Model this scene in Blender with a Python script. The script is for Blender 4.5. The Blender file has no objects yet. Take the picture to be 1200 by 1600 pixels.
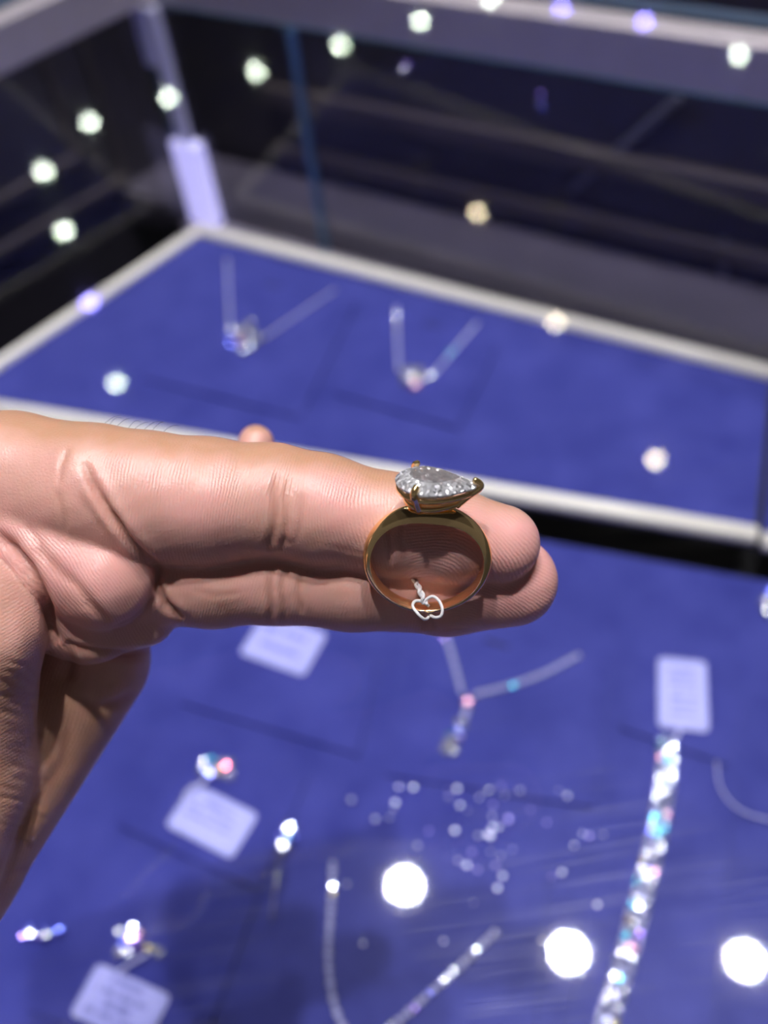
import bpy, bmesh, math, random
import numpy as np
from mathutils import Vector, Matrix

random.seed(7)
rng = np.random.default_rng(7)
SC = bpy.context.scene
COL = SC.collection
MM = 0.001

# ------------------------------------------------------------------ camera
F = 1500.0                       # focal length in pixels of the 1200x1600 frame
CZ = 0.180                       # camera height above the glass top (z = 0)
_n = np.array([190.0, 1300.0, 1500.0]); _n /= np.linalg.norm(_n)   # gravity in (right, down, forward)
_Z = -_n
_f = np.array([0, 0, 1.0])
_Y = _f - _f.dot(_Z) * _Z; _Y /= np.linalg.norm(_Y)
_X = np.cross(_Y, _Z)
RC = np.stack([_X, _Y, _Z])      # (right, down, forward) -> world
CAMPOS = np.array([0, 0, CZ])


def at(px, py, depth):
    c = np.array([(px - 600) / F * depth, (py - 800) / F * depth, depth])
    return Vector(RC @ c + CAMPOS)


def on(px, py, z):
    d = RC @ np.array([(px - 600) / F, (py - 800) / F, 1.0])
    t = (z - CZ) / d[2]
    return Vector(CAMPOS + d * t)


cam = bpy.data.cameras.new('camera')
camo = bpy.data.objects.new('camera', cam)
COL.objects.link(camo)
cam.sensor_fit = 'VERTICAL'
cam.sensor_height = 36.0
cam.sensor_width = 27.0
cam.lens = F / 1600 * 36.0
cam.clip_start = 0.005
cam.clip_end = 50
cam.dof.use_dof = True
cam.dof.focus_distance = 0.152
cam.dof.aperture_fstop = 9.4
m = np.stack([RC @ np.array([1, 0, 0]), RC @ np.array([0, -1, 0]), RC @ np.array([0, 0, -1])], axis=1)
M4 = Matrix.Identity(4)
for i in range(3):
    for j in range(3):
        M4[i][j] = m[i, j]
    M4[i][3] = CAMPOS[i]
camo.matrix_world = M4
SC.camera = camo

# ------------------------------------------------------------------ world, view
w = bpy.data.worlds.new('world'); SC.world = w
w.use_nodes = True
bg = w.node_tree.nodes['Background']
bg.inputs[0].default_value = (0.55, 0.52, 0.55, 1)
bg.inputs[1].default_value = 0.14
SC.view_settings.view_transform = 'Standard'
SC.view_settings.look = 'None'
SC.view_settings.gamma = 1
SC.view_settings.use_curve_mapping = False
SC.view_settings.exposure = 0.0
SC.cycles.sample_clamp_indirect = 40
SC.cycles.sample_clamp_direct = 0
SC.cycles.transparent_max_bounces = 24
SC.cycles.use_light_tree = False
SC.cycles.max_bounces = 8
SC.cycles.diffuse_bounces = 3
SC.cycles.use_adaptive_sampling = True
SC.cycles.adaptive_threshold = 0.03
SC.cycles.transmission_bounces = 12
SC.cycles.glossy_bounces = 6
SC.cycles.use_denoising = True
SC.cycles.caustics_reflective = True
SC.cycles.caustics_refractive = True
SC.cycles.blur_glossy = 0.3

# light levels
L_KEY = 2500.0       # spots over and behind the viewer
L_MAIN = 1000.0       # overhead shop spots
L_ROW = 190.0         # rows of small downlights
L_STRIP = 7.0        # bluish led strips of the case
H_CEIL = 2.0

# ------------------------------------------------------------------ materials
MATS = {}


def newmat(name):
    m = bpy.data.materials.new(name); m.use_nodes = True
    nt = m.node_tree
    MATS[name] = m
    return m, nt, nt.nodes, nt.links, nt.nodes['Principled BSDF']


def simple(name, col, rough=0.5, metal=0.0, noise=0.0, scale=200.0, bump=0.0, spec=0.5, sheen=0.0, coat=0.0):
    m, nt, N, L, p = newmat(name)
    p.inputs['Base Color'].default_value = (*col, 1)
    p.inputs['Roughness'].default_value = rough
    p.inputs['Metallic'].default_value = metal
    p.inputs['Specular IOR Level'].default_value = spec
    if sheen:
        p.inputs['Sheen Weight'].default_value = sheen
        p.inputs['Sheen Roughness'].default_value = 0.4
    if coat:
        p.inputs['Coat Weight'].default_value = coat
    if noise or bump:
        tc = N.new('ShaderNodeTexCoord')
        nz = N.new('ShaderNodeTexNoise')
        nz.inputs['Scale'].default_value = scale
        nz.inputs['Detail'].default_value = 5
        L.new(tc.outputs['Object'], nz.inputs['Vector'])
        if noise:
            mx = N.new('ShaderNodeMix'); mx.data_type = 'RGBA'
            mx.inputs[6].default_value = (*[c * (1 - noise) for c in col], 1)
            mx.inputs[7].default_value = (*[min(1, c * (1 + noise)) for c in col], 1)
            L.new(nz.outputs['Fac'], mx.inputs[0])
            L.new(mx.outputs[2], p.inputs['Base Color'])
        if bump:
            b = N.new('ShaderNodeBump')
            b.inputs['Strength'].default_value = bump
            b.inputs['Distance'].default_value = 0.0003
            L.new(nz.outputs['Fac'], b.inputs['Height'])
            L.new(b.outputs[0], p.inputs['Normal'])
    return m


def emit(name, col, strength):
    m, nt, N, L, p = newmat(name)
    p.inputs['Base Color'].default_value = (0.8, 0.8, 0.8, 1)
    p.inputs['Emission Color'].default_value = (*col, 1)
    p.inputs['Emission Strength'].default_value = strength
    m.cycles.emission_sampling = 'FRONT'
    return m


# velvet with cloudy nap
def velvet(name, c0, c1, scale=45):
    m, nt, N, L, p = newmat(name)
    tc = N.new('ShaderNodeTexCoord')
    n1 = N.new('ShaderNodeTexNoise'); n1.inputs['Scale'].default_value = scale; n1.inputs['Detail'].default_value = 6
    n1.inputs['Roughness'].default_value = 0.62
    n2 = N.new('ShaderNodeTexNoise'); n2.inputs['Scale'].default_value = 900; n2.inputs['Detail'].default_value = 3
    L.new(tc.outputs['Object'], n1.inputs['Vector']); L.new(tc.outputs['Object'], n2.inputs['Vector'])
    r = N.new('ShaderNodeValToRGB')
    r.color_ramp.elements[0].position = 0.32; r.color_ramp.elements[0].color = (*c0, 1)
    r.color_ramp.elements[1].position = 0.70; r.color_ramp.elements[1].color = (*c1, 1)
    L.new(n1.outputs['Fac'], r.inputs[0])
    L.new(r.outputs[0], p.inputs['Base Color'])
    b = N.new('ShaderNodeBump'); b.inputs['Strength'].default_value = 0.4; b.inputs['Distance'].default_value = 0.0003
    L.new(n2.outputs['Fac'], b.inputs['Height']); L.new(b.outputs[0], p.inputs['Normal'])
    p.inputs['Roughness'].default_value = 0.85
    p.inputs['Specular IOR Level'].default_value = 0.2
    p.inputs['Sheen Weight'].default_value = 0.25
    p.inputs['Sheen Roughness'].default_value = 0.45
    p.inputs['Sheen Tint'].default_value = (0.55, 0.6, 1, 1)
    return m


velvet('velvet', (0.031, 0.038, 0.235), (0.056, 0.065, 0.32))
velvet('velvet_pad', (0.032, 0.039, 0.24), (0.058, 0.067, 0.33))
simple('slot_dark', (0.012, 0.014, 0.07), 0.9)
simple('cream_rim', (0.92, 0.88, 0.78), 0.32, coat=0.4, noise=0.05, scale=90)
simple('tray_side', (0.03, 0.03, 0.035), 0.6)
simple('black_board', (0.006, 0.006, 0.010), 0.7)
simple('steel_rail', (0.58, 0.52, 0.55), 0.40, metal=0.35, noise=0.12, scale=60)
simple('dark_wood', (0.030, 0.026, 0.036), 0.40, noise=0.5, scale=14, bump=0.1)
simple('bronze_trim', (0.065, 0.052, 0.052), 0.45, noise=0.4, scale=30)
simple('ledge_grey', (0.30, 0.27, 0.34), 0.5, noise=0.3, scale=30)
simple('outer_ledge', (0.062, 0.052, 0.075), 0.6, noise=0.35, scale=25)
simple('grey_strip', (0.13, 0.13, 0.16), 0.5, noise=0.3, scale=60)
simple('glass_edge', (0.10, 0.20, 0.33), 0.15, spec=0.8)
simple('ceiling_paint', (0.22, 0.21, 0.21), 0.9, noise=0.2, scale=2)
simple('floor_tile', (0.05, 0.05, 0.06), 0.4, noise=0.3, scale=5)
simple('white_plastic', (0.72, 0.71, 0.92), 0.4)
simple('tag_card', (0.66, 0.65, 0.98), 0.4, noise=0.05, scale=300)
simple('tag_print', (0.22, 0.22, 0.55), 0.7)
simple('tag_cord', (0.62, 0.62, 0.95), 0.5)
simple('silver', (0.80, 0.80, 0.92), 0.22, metal=0.9)
simple('silver_chain', (0.66, 0.66, 0.95), 0.35, metal=0.3)
simple('lamp_trim', (0.5, 0.5, 0.5), 0.4)
simple('thread', (0.86, 0.86, 0.92), 0.55, noise=0.1, scale=3000)
simple('hair', (0.012, 0.010, 0.010), 0.4)


def clear_sleeve():
    m, nt, N, L, p = newmat('clear_sleeve')
    N.remove(p)
    out = N['Material Output']
    tr = N.new('ShaderNodeBsdfTransparent'); tr.inputs[0].default_value = (0.93, 0.94, 1, 1)
    gl = N.new('ShaderNodeBsdfGlossy'); gl.inputs['Roughness'].default_value = 0.12
    mx = N.new('ShaderNodeMixShader'); fr = N.new('ShaderNodeFresnel'); fr.inputs[0].default_value = 1.5
    L.new(fr.outputs[0], mx.inputs[0]); L.new(tr.outputs[0], mx.inputs[1]); L.new(gl.outputs[0], mx.inputs[2])
    L.new(mx.outputs[0], out.inputs[0])


clear_sleeve()


def pane_material(name, tint, rough, smudge, ior=1.5, refl=None):
    """clear sheet glass: transmission plus a fresnel reflection, with wiped-streak haze"""
    m, nt, N, L, p = newmat(name)
    N.remove(p)
    out = N['Material Output']
    tr = N.new('ShaderNodeBsdfTransparent'); tr.inputs[0].default_value = (*tint, 1)
    gl = N.new('ShaderNodeBsdfGlossy'); gl.inputs['Roughness'].default_value = rough
    fr = N.new('ShaderNodeFresnel'); fr.inputs[0].default_value = ior
    mx = N.new('ShaderNodeMixShader')
    L.new(fr.outputs[0], mx.inputs[0]); L.new(tr.outputs[0], mx.inputs[1]); L.new(gl.outputs[0], mx.inputs[2])
    last = mx
    if smudge:
        tc = N.new('ShaderNodeTexCoord')
        mp = N.new('ShaderNodeMapping'); mp.inputs['Rotation'].default_value = (0, 0, math.radians(38))
        mp.inputs['Scale'].default_value = (22, 480, 1)
        nz = N.new('ShaderNodeTexNoise'); nz.inputs['Scale'].default_value = 1; nz.inputs['Detail'].default_value = 5
        L.new(tc.outputs['Object'], mp.inputs[0]); L.new(mp.outputs[0], nz.inputs['Vector'])
        n2 = N.new('ShaderNodeTexNoise'); n2.inputs['Scale'].default_value = 16; n2.inputs['Detail'].default_value = 3
        L.new(tc.outputs['Object'], n2.inputs['Vector'])
        r1 = N.new('ShaderNodeMapRange'); r1.inputs[1].default_value = 0.46; r1.inputs[2].default_value = 0.78
        r2 = N.new('ShaderNodeMapRange'); r2.inputs[1].default_value = 0.47; r2.inputs[2].default_value = 0.68
        L.new(nz.outputs['Fac'], r1.inputs[0]); L.new(n2.outputs['Fac'], r2.inputs[0])
        mu = N.new('ShaderNodeMath'); mu.operation = 'MULTIPLY'
        L.new(r1.outputs[0], mu.inputs[0]); L.new(r2.outputs[0], mu.inputs[1])
        ma = N.new('ShaderNodeMath'); ma.operation = 'MULTIPLY_ADD'
        ma.inputs[1].default_value = smudge; ma.inputs[2].default_value = smudge * 0.12
        L.new(mu.outputs[0], ma.inputs[0])
        g2 = N.new('ShaderNodeBsdfGlossy'); g2.inputs['Roughness'].default_value = 0.30
        m2 = N.new('ShaderNodeMixShader')
        L.new(ma.outputs[0], m2.inputs[0]); L.new(mx.outputs[0], m2.inputs[1]); L.new(g2.outputs[0], m2.inputs[2])
        last = m2
    L.new(last.outputs[0], out.inputs[0])
    return m


pane_material('glass_top', (0.98, 0.99, 1.0), 0.03, 0.026)
def plain_clear(name):
    m, nt, N, L, p = newmat(name); N.remove(p)
    tr = N.new('ShaderNodeBsdfTransparent'); tr.inputs[0].default_value = (0.99, 0.995, 1, 1)
    L.new(tr.outputs[0], N['Material Output'].inputs[0])


plain_clear('glass_under')
pane_material('glass_wall', (0.80, 0.82, 0.90), 0.05, 0.006)


def gold(name, col, rough):
    m, nt, N, L, p = newmat(name)
    p.inputs['Base Color'].default_value = (*col, 1)
    p.inputs['Metallic'].default_value = 0.95
    tc = N.new('ShaderNodeTexCoord')
    nz = N.new('ShaderNodeTexNoise'); nz.inputs['Scale'].default_value = 700; nz.inputs['Detail'].default_value = 4
    L.new(tc.outputs['Object'], nz.inputs['Vector'])
    mr = N.new('ShaderNodeMapRange'); mr.inputs[3].default_value = rough * 0.7; mr.inputs[4].default_value = rough * 1.5
    L.new(nz.outputs['Fac'], mr.inputs[0]); L.new(mr.outputs[0], p.inputs['Roughness'])
    b = N.new('ShaderNodeBump'); b.inputs['Strength'].default_value = 0.05; b.inputs['Distance'].default_value = 0.0001
    L.new(nz.outputs['Fac'], b.inputs['Height']); L.new(b.outputs[0], p.inputs['Normal'])


gold('gold', (1.0, 0.71, 0.34), 0.12)
gold('gold_inner', (0.95, 0.64, 0.38), 0.18)


def diamond(name, bright):
    """brilliant stone: clear refracting body plus the broken bright returns of its many back facets"""
    m, nt, N, L, p = newmat(name)
    out = N['Material Output']
    tc = N.new('ShaderNodeTexCoord')
    vo = N.new('ShaderNodeTexVoronoi'); vo.inputs['Scale'].default_value = 2500
    L.new(tc.outputs['Object'], vo.inputs['Vector'])
    sub = N.new('ShaderNodeVectorMath'); sub.operation = 'SUBTRACT'; sub.inputs[1].default_value = (0.5, 0.5, 0.5)
    L.new(vo.outputs['Color'], sub.inputs[0])
    sc = N.new('ShaderNodeVectorMath'); sc.operation = 'SCALE'; sc.inputs['Scale'].default_value = 1.35
    L.new(sub.outputs[0], sc.inputs[0])
    ge = N.new('ShaderNodeNewGeometry')
    ad = N.new('ShaderNodeVectorMath'); ad.operation = 'ADD'
    L.new(ge.outputs['Normal'], ad.inputs[0]); L.new(sc.outputs[0], ad.inputs[1])
    nm = N.new('ShaderNodeVectorMath'); nm.operation = 'NORMALIZE'; L.new(ad.outputs[0], nm.inputs[0])
    p.inputs['Base Color'].default_value = (0.93, 0.94, 1.0, 1)
    p.inputs['Metallic'].default_value = 0.45; p.inputs['Roughness'].default_value = 0.24
    L.new(nm.outputs[0], p.inputs['Normal'])
    g = N.new('ShaderNodeBsdfGlass'); g.inputs['IOR'].default_value = 2.0; g.inputs['Roughness'].default_value = 0.02
    g.inputs[0].default_value = (0.98, 0.985, 1, 1)
    mx = N.new('ShaderNodeMixShader'); mx.inputs[0].default_value = bright
    L.new(g.outputs[0], mx.inputs[1]); L.new(p.outputs[0], mx.inputs[2])
    L.new(mx.outputs[0], out.inputs[0])


diamond('diamond', 0.55)
diamond('diamond_table', 0.22)


def stone_mat(name, col, rough=0.16, diff=0.25, mixd=0.3):
    """small cut stones: a bright facet reflection over a milky body"""
    m, nt, N, L, p = newmat(name)
    p.inputs['Base Color'].default_value = (*[c * 0.9 for c in col], 1)
    p.inputs['Metallic'].default_value = 0.75
    p.inputs['Roughness'].default_value = rough
    p.inputs['Coat Weight'].default_value = 0.6 if min(col) > 0.7 else 0.05
    p.inputs['Coat Roughness'].default_value = 0.08
    p.inputs['Coat IOR'].default_value = 1.9


stone_mat('stone_clear', (0.80, 0.82, 1.0))
stone_mat('stone_dim', (0.42, 0.44, 0.72), 0.3)  # clear stone that does not glint, its dimness put into the colour
simple('dark_silver', (0.30, 0.30, 0.48), 0.35, metal=0.7)  # silver darkened to put shade between the bracelet stones
stone_mat('stone_blue', (0.16, 0.20, 1.0))  # coloured stones: diamond fire put into the base colour, beads really blue
stone_mat('stone_cyan', (0.12, 0.62, 1.0))
stone_mat('stone_yellow', (1.0, 0.80, 0.30))
stone_mat('stone_pink', (1.0, 0.50, 0.72))
simple('chip_glass', (0.75, 0.76, 1.0), 0.38, metal=0.5)  # for the beads that stand in for reflected glints
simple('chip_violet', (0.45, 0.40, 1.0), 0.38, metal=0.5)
stone_mat('stone_red', (1.0, 0.10, 0.16))
stone_mat('stone_violet', (0.42, 0.26, 1.0))


# ------------------------------------------------------------------ object helpers
def link(name, me, mat, parent=None, smooth=False):
    o = bpy.data.objects.new(name, me)
    COL.objects.link(o)
    if mat is not None:
        me.materials.clear()
        for mm in (mat if isinstance(mat, (list, tuple)) else [mat]):
            me.materials.append(MATS[mm])
    if smooth:
        me.polygons.foreach_set('use_smooth', [True] * len(me.polygons))
    if parent is not None:
        o.parent = parent
        o.matrix_parent_inverse = parent.matrix_world.inverted()
    return o


def empty(name, loc):
    o = bpy.data.objects.new(name, None)
    o.location = loc
    o.empty_display_size = 0.005
    COL.objects.link(o)
    bpy.context.view_layer.update() if False else None
    o.matrix_world = Matrix.Translation(Vector(loc))
    return o


def tag(o, label=None, cat=None, group=None, kind=None):
    if label: o['label'] = label
    if cat: o['category'] = cat
    if group: o['group'] = group
    if kind: o['kind'] = kind
    return o


def mesh_from(name, verts, faces):
    me = bpy.data.meshes.new(name)
    me.from_pydata([tuple(v) for v in verts], [], [tuple(f) for f in faces])
    me.update()
    return me


def bm_mesh(name, bm):
    bmesh.ops.recalc_face_normals(bm, faces=bm.faces)
    me = bpy.data.meshes.new(name); bm.to_mesh(me); bm.free(); me.update()
    return me


def prism(bm, poly, z0, z1):
    """vertical prism over a polygon of (x,y)"""
    lo = [bm.verts.new((p[0], p[1], z0)) for p in poly]
    hi = [bm.verts.new((p[0], p[1], z1)) for p in poly]
    n = len(poly)
    bm.faces.new(lo[::-1]); bm.faces.new(hi)
    for i in range(n):
        bm.faces.new((lo[i], lo[(i + 1) % n], hi[(i + 1) % n], hi[i]))


def bevel_all(bm, off, seg=2):
    bmesh.ops.recalc_face_normals(bm, faces=bm.faces)
    bmesh.ops.bevel(bm, geom=list(bm.edges), offset=off, segments=seg, affect='EDGES', profile=0.5)


def bar(bm, a, b, w, h, up=(0, 0, 1)):
    """box of section w x h along a-b, centred"""
    a, b = Vector(a), Vector(b)
    d = (b - a).normalized(); u = Vector(up); s = d.cross(u).normalized(); u = s.cross(d).normalized()
    vs = []
    for p in (a, b):
        for i, j in ((-1, -1), (1, -1), (1, 1), (-1, 1)):
            vs.append(bm.verts.new(p + s * (w / 2 * i) + u * (h / 2 * j)))
    for f in ((0, 1, 2, 3), (7, 6, 5, 4), (0, 4, 5, 1), (1, 5, 6, 2), (2, 6, 7, 3), (3, 7, 4, 0)):
        bm.faces.new([vs[k] for k in f])


def tube(bm, pts, rad, seg=8, caps=True, closed=False):
    pts = [Vector(p) for p in pts]
    n = len(pts)
    rads = rad if isinstance(rad, (list, tuple)) else [rad] * n
    rings = []
    prev = None
    for i, p in enumerate(pts):
        if closed:
            d = pts[(i + 1) % n] - pts[i - 1]
        else:
            d = pts[min(i + 1, n - 1)] - pts[max(i - 1, 0)]
        d.normalize()
        if prev is None:
            a = Vector((0, 0, 1)) if abs(d.z) < 0.9 else Vector((1, 0, 0))
            s = d.cross(a).normalized()
        else:
            s = (prev - d * prev.dot(d)).normalized()
        prev = s
        t = d.cross(s)
        rings.append([bm.verts.new(p + (s * math.cos(2 * math.pi * k / seg) + t * math.sin(2 * math.pi * k / seg)) * rads[i]) for k in range(seg)])
    for i in range(n if closed else n - 1):
        A, B = rings[i], rings[(i + 1) % n]
        for k in range(seg):
            bm.faces.new((A[k], A[(k + 1) % seg], B[(k + 1) % seg], B[k]))
    if caps and not closed:
        bm.faces.new(rings[0][::-1]); bm.faces.new(rings[-1])


def ball(bm, c, r, sub=1, sc=(1, 1, 1)):
    res = bmesh.ops.create_icosphere(bm, subdivisions=sub, radius=r)
    for v in res['verts']:
        v.co = Vector((v.co.x * sc[0], v.co.y * sc[1], v.co.z * sc[2])) + Vector(c)


def catmull(pts, n=8):
    pts = [Vector(p) for p in pts]
    P = [pts[0] * 2 - pts[1]] + pts + [pts[-1] * 2 - pts[-2]]
    out = []
    for i in range(1, len(P) - 2):
        for k in range(n):
            t = k / n
            a, b, c, d = P[i - 1], P[i], P[i + 1], P[i + 2]
            out.append(0.5 * ((2 * b) + (c - a) * t + (2 * a - 5 * b + 4 * c - d) * t * t + (3 * b - a - 3 * c + d) * t ** 3))
    out.append(pts[-1])
    return out


# ------------------------------------------------------------------ heights in the case
Z_REAR = -0.160      # top of the rear trays
Z_FRONT = -0.174     # top of the front tray
Z_FLOOR = -0.188     # case floor
Z_RAIL = -0.005

# ------------------------------------------------------------------ the case: rails, glass, walls
# inner bottom edge of the rear rail and the left rail, as seen in the photo, at rail bottom height
ZRB = -0.028
back_a = on(235, 5, ZRB); back_b = on(1200, 165, ZRB); left_b = on(0, 120, ZRB)
bdir = (back_b - back_a); bdir.z = 0; bdir.normalize()
ldir = (left_b - back_a); ldir.z = 0; ldir.normalize()
corner = back_a.copy(); corner.z = 0
bnor = Vector((-bdir.y, bdir.x, 0))
if bnor.y < 0: bnor = -bnor                       # outward at the back
lnor = Vector((-ldir.y, ldir.x, 0))
if lnor.dot(bdir) > 0: lnor = -lnor               # outward at the left
LB, LL = 0.62, 0.52                               # rail lengths


def XY(base, a, b, c=0.0, d=0.0):
    v = base + bdir * a + ldir * b + bnor * c + lnor * d
    return (v.x, v.y)


def miter(cb, cl):
    """point offset outward by cb from the back line and cl from the left line"""
    # solve corner + s*bdir + t*ldir with dot(bnor)=cb, dot(lnor)=cl
    A = np.array([[bdir.dot(bnor), ldir.dot(bnor)], [bdir.dot(lnor), ldir.dot(lnor)]])
    s, t = np.linalg.solve(A, np.array([cb, cl]))
    v = corner + bdir * s + ldir * t
    return (v.x, v.y)


RW = 0.016
endb0 = XY(corner, LB, 0); endb1 = XY(corner, LB, 0, RW)
endl0 = XY(corner, 0, LL); endl1 = XY(corner, 0, LL, 0, RW)
bm = bmesh.new()
prism(bm, [(corner.x, corner.y), endb0, endb1, miter(RW, RW)], ZRB, Z_RAIL)
bevel_all(bm, 0.0012)
o = tag(link('trim_back', bm_mesh('rail', bm), 'steel_rail'), 'brushed grey metal rail along the back of the case', kind='structure')
bm = bmesh.new()
prism(bm, [(corner.x, corner.y), miter(RW, RW), endl1, endl0], ZRB, Z_RAIL)
bevel_all(bm, 0.0012)
tag(link('trim_left', bm_mesh('rail', bm), 'steel_rail'), 'brushed grey metal rail along the left of the case', kind='structure')

# glass top: lies on the rails
endf_r = (endb0[0] - ldir.x * -0.0, endb0[1])
fr = Vector((endb0[0], endb0[1], 0)) + ldir * LL
fl = Vector((endl0[0], endl0[1], 0))
poly = [miter(RW + 0.003, RW + 0.003), XY(corner, LB, 0, RW + 0.003), (fr.x, fr.y), XY(corner, 0, LL, 0, RW + 0.003)]
bm = bmesh.new(); prism(bm, poly, Z_RAIL, 0.0)
me = bm_mesh('glass_top', bm)
o = link('case_glass_top', me, ['glass_top', 'glass_under', 'glass_edge'])
for p_ in me.polygons:
    p_.material_index = 0 if p_.normal.z > 0.9 else (1 if p_.normal.z < -0.9 else 2)
tag(o, 'clear glass top of the showcase with wipe marks and lamp reflections', 'glass')

# back and left glass walls under the rails
def wall_pane(name, a0, a1, off_n, z0, z1, mat, label):
    t = off_n * 0.004
    bm = bmesh.new()
    prism(bm, [(a0.x, a0.y), (a1.x, a1.y), (a1.x + t.x, a1.y + t.y), (a0.x + t.x, a0.y + t.y)], z0, z1)
    me = bm_mesh(name, bm)
    o = link(name, me, [mat, 'glass_under', 'glass_edge'])
    for p_ in me.polygons:      # reflecting inner face, clear outer face, blue-green cut edges
        d = p_.normal.dot(off_n)
        p_.material_index = 0 if d < -0.9 else (1 if d > 0.9 else 2)
    return tag(o, label, kind='structure')


WB = corner + bnor * 0.008; WL = corner + lnor * 0.008
_tc = on(312, 358, Z_REAR); _tr = on(1209, 584, Z_REAR)
OB = max((_tc - corner).dot(bnor), (_tr - corner).dot(bnor)) + 0.0055
cm = miter(OB, 0.010)
cmv = Vector((cm[0], cm[1], 0))
wall_pane('window_1', cmv, cmv + bdir * LB, bnor, Z_FLOOR, ZRB, 'glass_wall', 'clear glass back wall of the showcase')
wall_pane('window_2', cmv, cmv + ldir * LL, lnor, Z_FLOOR, ZRB, 'glass_wall', 'clear glass left wall of the showcase')

# case floor
bm = bmesh.new()
fp = [cm, (cmv + bdir * LB).to_tuple()[:2], (fr.x, fr.y), (cmv + ldir * LL).to_tuple()[:2]]
prism(bm, fp, Z_FLOOR - 0.012, Z_FLOOR)
tag(link('floor', bm_mesh('floor', bm), 'black_board'), 'black base board inside the showcase', kind='structure')

# dark joinery behind the glass walls
for nm, base, d, nn, LN in (('wall_back', cmv, bdir, bnor, LB), ('wall_left', cmv, ldir, lnor, LL)):
    a0 = base + nn * 0.075 - d * 0.12; a1 = base + nn * 0.075 + d * (LN)
    bm = bmesh.new()
    t = nn * 0.012
    prism(bm, [(a0.x, a0.y), (a1.x, a1.y), (a1.x + t.x, a1.y + t.y), (a0.x + t.x, a0.y + t.y)], Z_FLOOR - 0.10, 0.0)
    wo = tag(link(nm, bm_mesh(nm, bm), 'dark_wood'), 'dark polished panel behind the glass of the case', kind='structure')
    f0 = base + nn * 0.073
    if nm == 'wall_back':
        segs = [((0.02, -0.110), (LN - .02, -0.110), 0.012), ((0.02, -0.150), (LN - .02, -0.150), 0.010)]
    else:
        segs = [((0.03, -0.13), (LN - .03, -0.13), 0.006), ((0.0, -0.16), (LN - .05, -0.16), 0.006),  # left lines imitate a framed panel reflected in the glass
                ((0.03, -0.13), (0.03, -0.005), 0.006), ((0.0, -0.16), (0.0, -0.005), 0.005)]
    for (s0, z0), (s1, z1), wd in segs:
        bm = bmesh.new()
        pa = f0 + d * s0; pb = f0 + d * s1
        bar(bm, (pa.x, pa.y, z0), (pb.x, pb.y, z1), wd if z0 == z1 else 0.004, 0.004 if z0 != z1 else wd, up=(0, 0, 1) if z0 == z1 else (nn.x, nn.y, 0))
        bevel_all(bm, 0.0006, 1)
        link('trim_bead', bm_mesh('bead', bm), 'bronze_trim', wo)
    if nm == 'wall_back':
        WALL_BACK = wo; WALL_BACK_F = f0

# pale bar put in for a slanted streak reflected in the back glass
def on_plane(px, py, p0, nn):
    d = Vector(RC @ np.array([(px - 600) / F, (py - 800) / F, 1.0]))
    c = Vector(CAMPOS)
    return c + d * ((p0 - c).dot(nn) / d.dot(nn))


pa = on_plane(1062, 152, WALL_BACK_F, bnor); pb = on_plane(892, 298, WALL_BACK_F, bnor)
bm = bmesh.new(); bar(bm, pa, pb, 0.004, 0.004, up=bnor); bevel_all(bm, 0.0006, 1)
link('slanted_strip', bm_mesh('strip', bm), 'grey_strip', WALL_BACK)
pa = on_plane(1133, 375, WALL_BACK_F, bnor); pb = on_plane(1128, 440, WALL_BACK_F, bnor)
bm = bmesh.new(); bar(bm, pa, pb, 0.004, 0.004, up=bnor); bevel_all(bm, 0.0006, 1)
link('upright_strip', bm_mesh('strip', bm), 'grey_strip', WALL_BACK)

# upright joint of the back glass
jp = on_plane(480, 210, cmv, bnor)
bm = bmesh.new(); bar(bm, (jp.x, jp.y, Z_FLOOR + 0.001), (jp.x, jp.y, ZRB - 0.0005), 0.0035, 0.0055, up=bnor)
bevel_all(bm, 0.0005, 1)
tag(link('trim_1', bm_mesh('joint', bm), 'glass_edge'), 'blue-grey upright joint strip in the back glass', kind='structure')

# narrow grey ledge between the rear tray and the back glass
_q = [_tc + bnor * 0.0052 - bdir * 0.02, _tr + bnor * 0.0052 + bdir * 0.2]
bm = bmesh.new()
_w0 = cmv - bnor * 0.0006
prism(bm, [(_q[0].x, _q[0].y), (_q[1].x, _q[1].y), (_w0 + bdir * LB * 0.97).to_tuple()[:2], (_w0 + bdir * 0.004).to_tuple()[:2]], Z_FLOOR, Z_REAR - 0.004)
tag(link('trim_2', bm_mesh('ledge', bm), 'ledge_grey'), 'narrow dull grey ledge below the back glass', kind='structure')

# outer ledge behind the back glass
_o0 = cmv + bnor * 0.0046 - bdir * 0.10; _o1 = cmv + bnor * 0.0046 + bdir * LB
_o2 = _o1 + bnor * 0.066; _o3 = _o0 + bnor * 0.066
bm = bmesh.new(); prism(bm, [(v.x, v.y) for v in (_o0, _o1, _o2, _o3)], Z_FLOOR, Z_REAR - 0.006)
tag(link('trim_3', bm_mesh('outer_ledge', bm), 'outer_ledge'), 'dull brown-grey ledge outside the back glass', kind='structure')

# shop floor and ceiling
bm = bmesh.new(); prism(bm, [(-4, -3), (6, -3), (6, 9), (-4, 9)], -0.92, -0.90)
tag(link('floor_shop', bm_mesh('fl', bm), 'floor_tile'), 'dark shop floor', kind='structure')
bm = bmesh.new(); prism(bm, [(-4, -3), (6, -3), (6, 9), (-4, 9)], H_CEIL + 0.02, H_CEIL + 0.06)
tag(link('ceiling', bm_mesh('ce', bm), 'ceiling_paint'), 'dark shop ceiling', kind='structure')
# plinth under the case
bm = bmesh.new(); prism(bm, fp, -0.90, Z_FLOOR - 0.0125)
tag(link('showcase_plinth', bm_mesh('plinth', bm), 'black_board'), 'black plinth that carries the glass showcase', 'cabinet')

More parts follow.
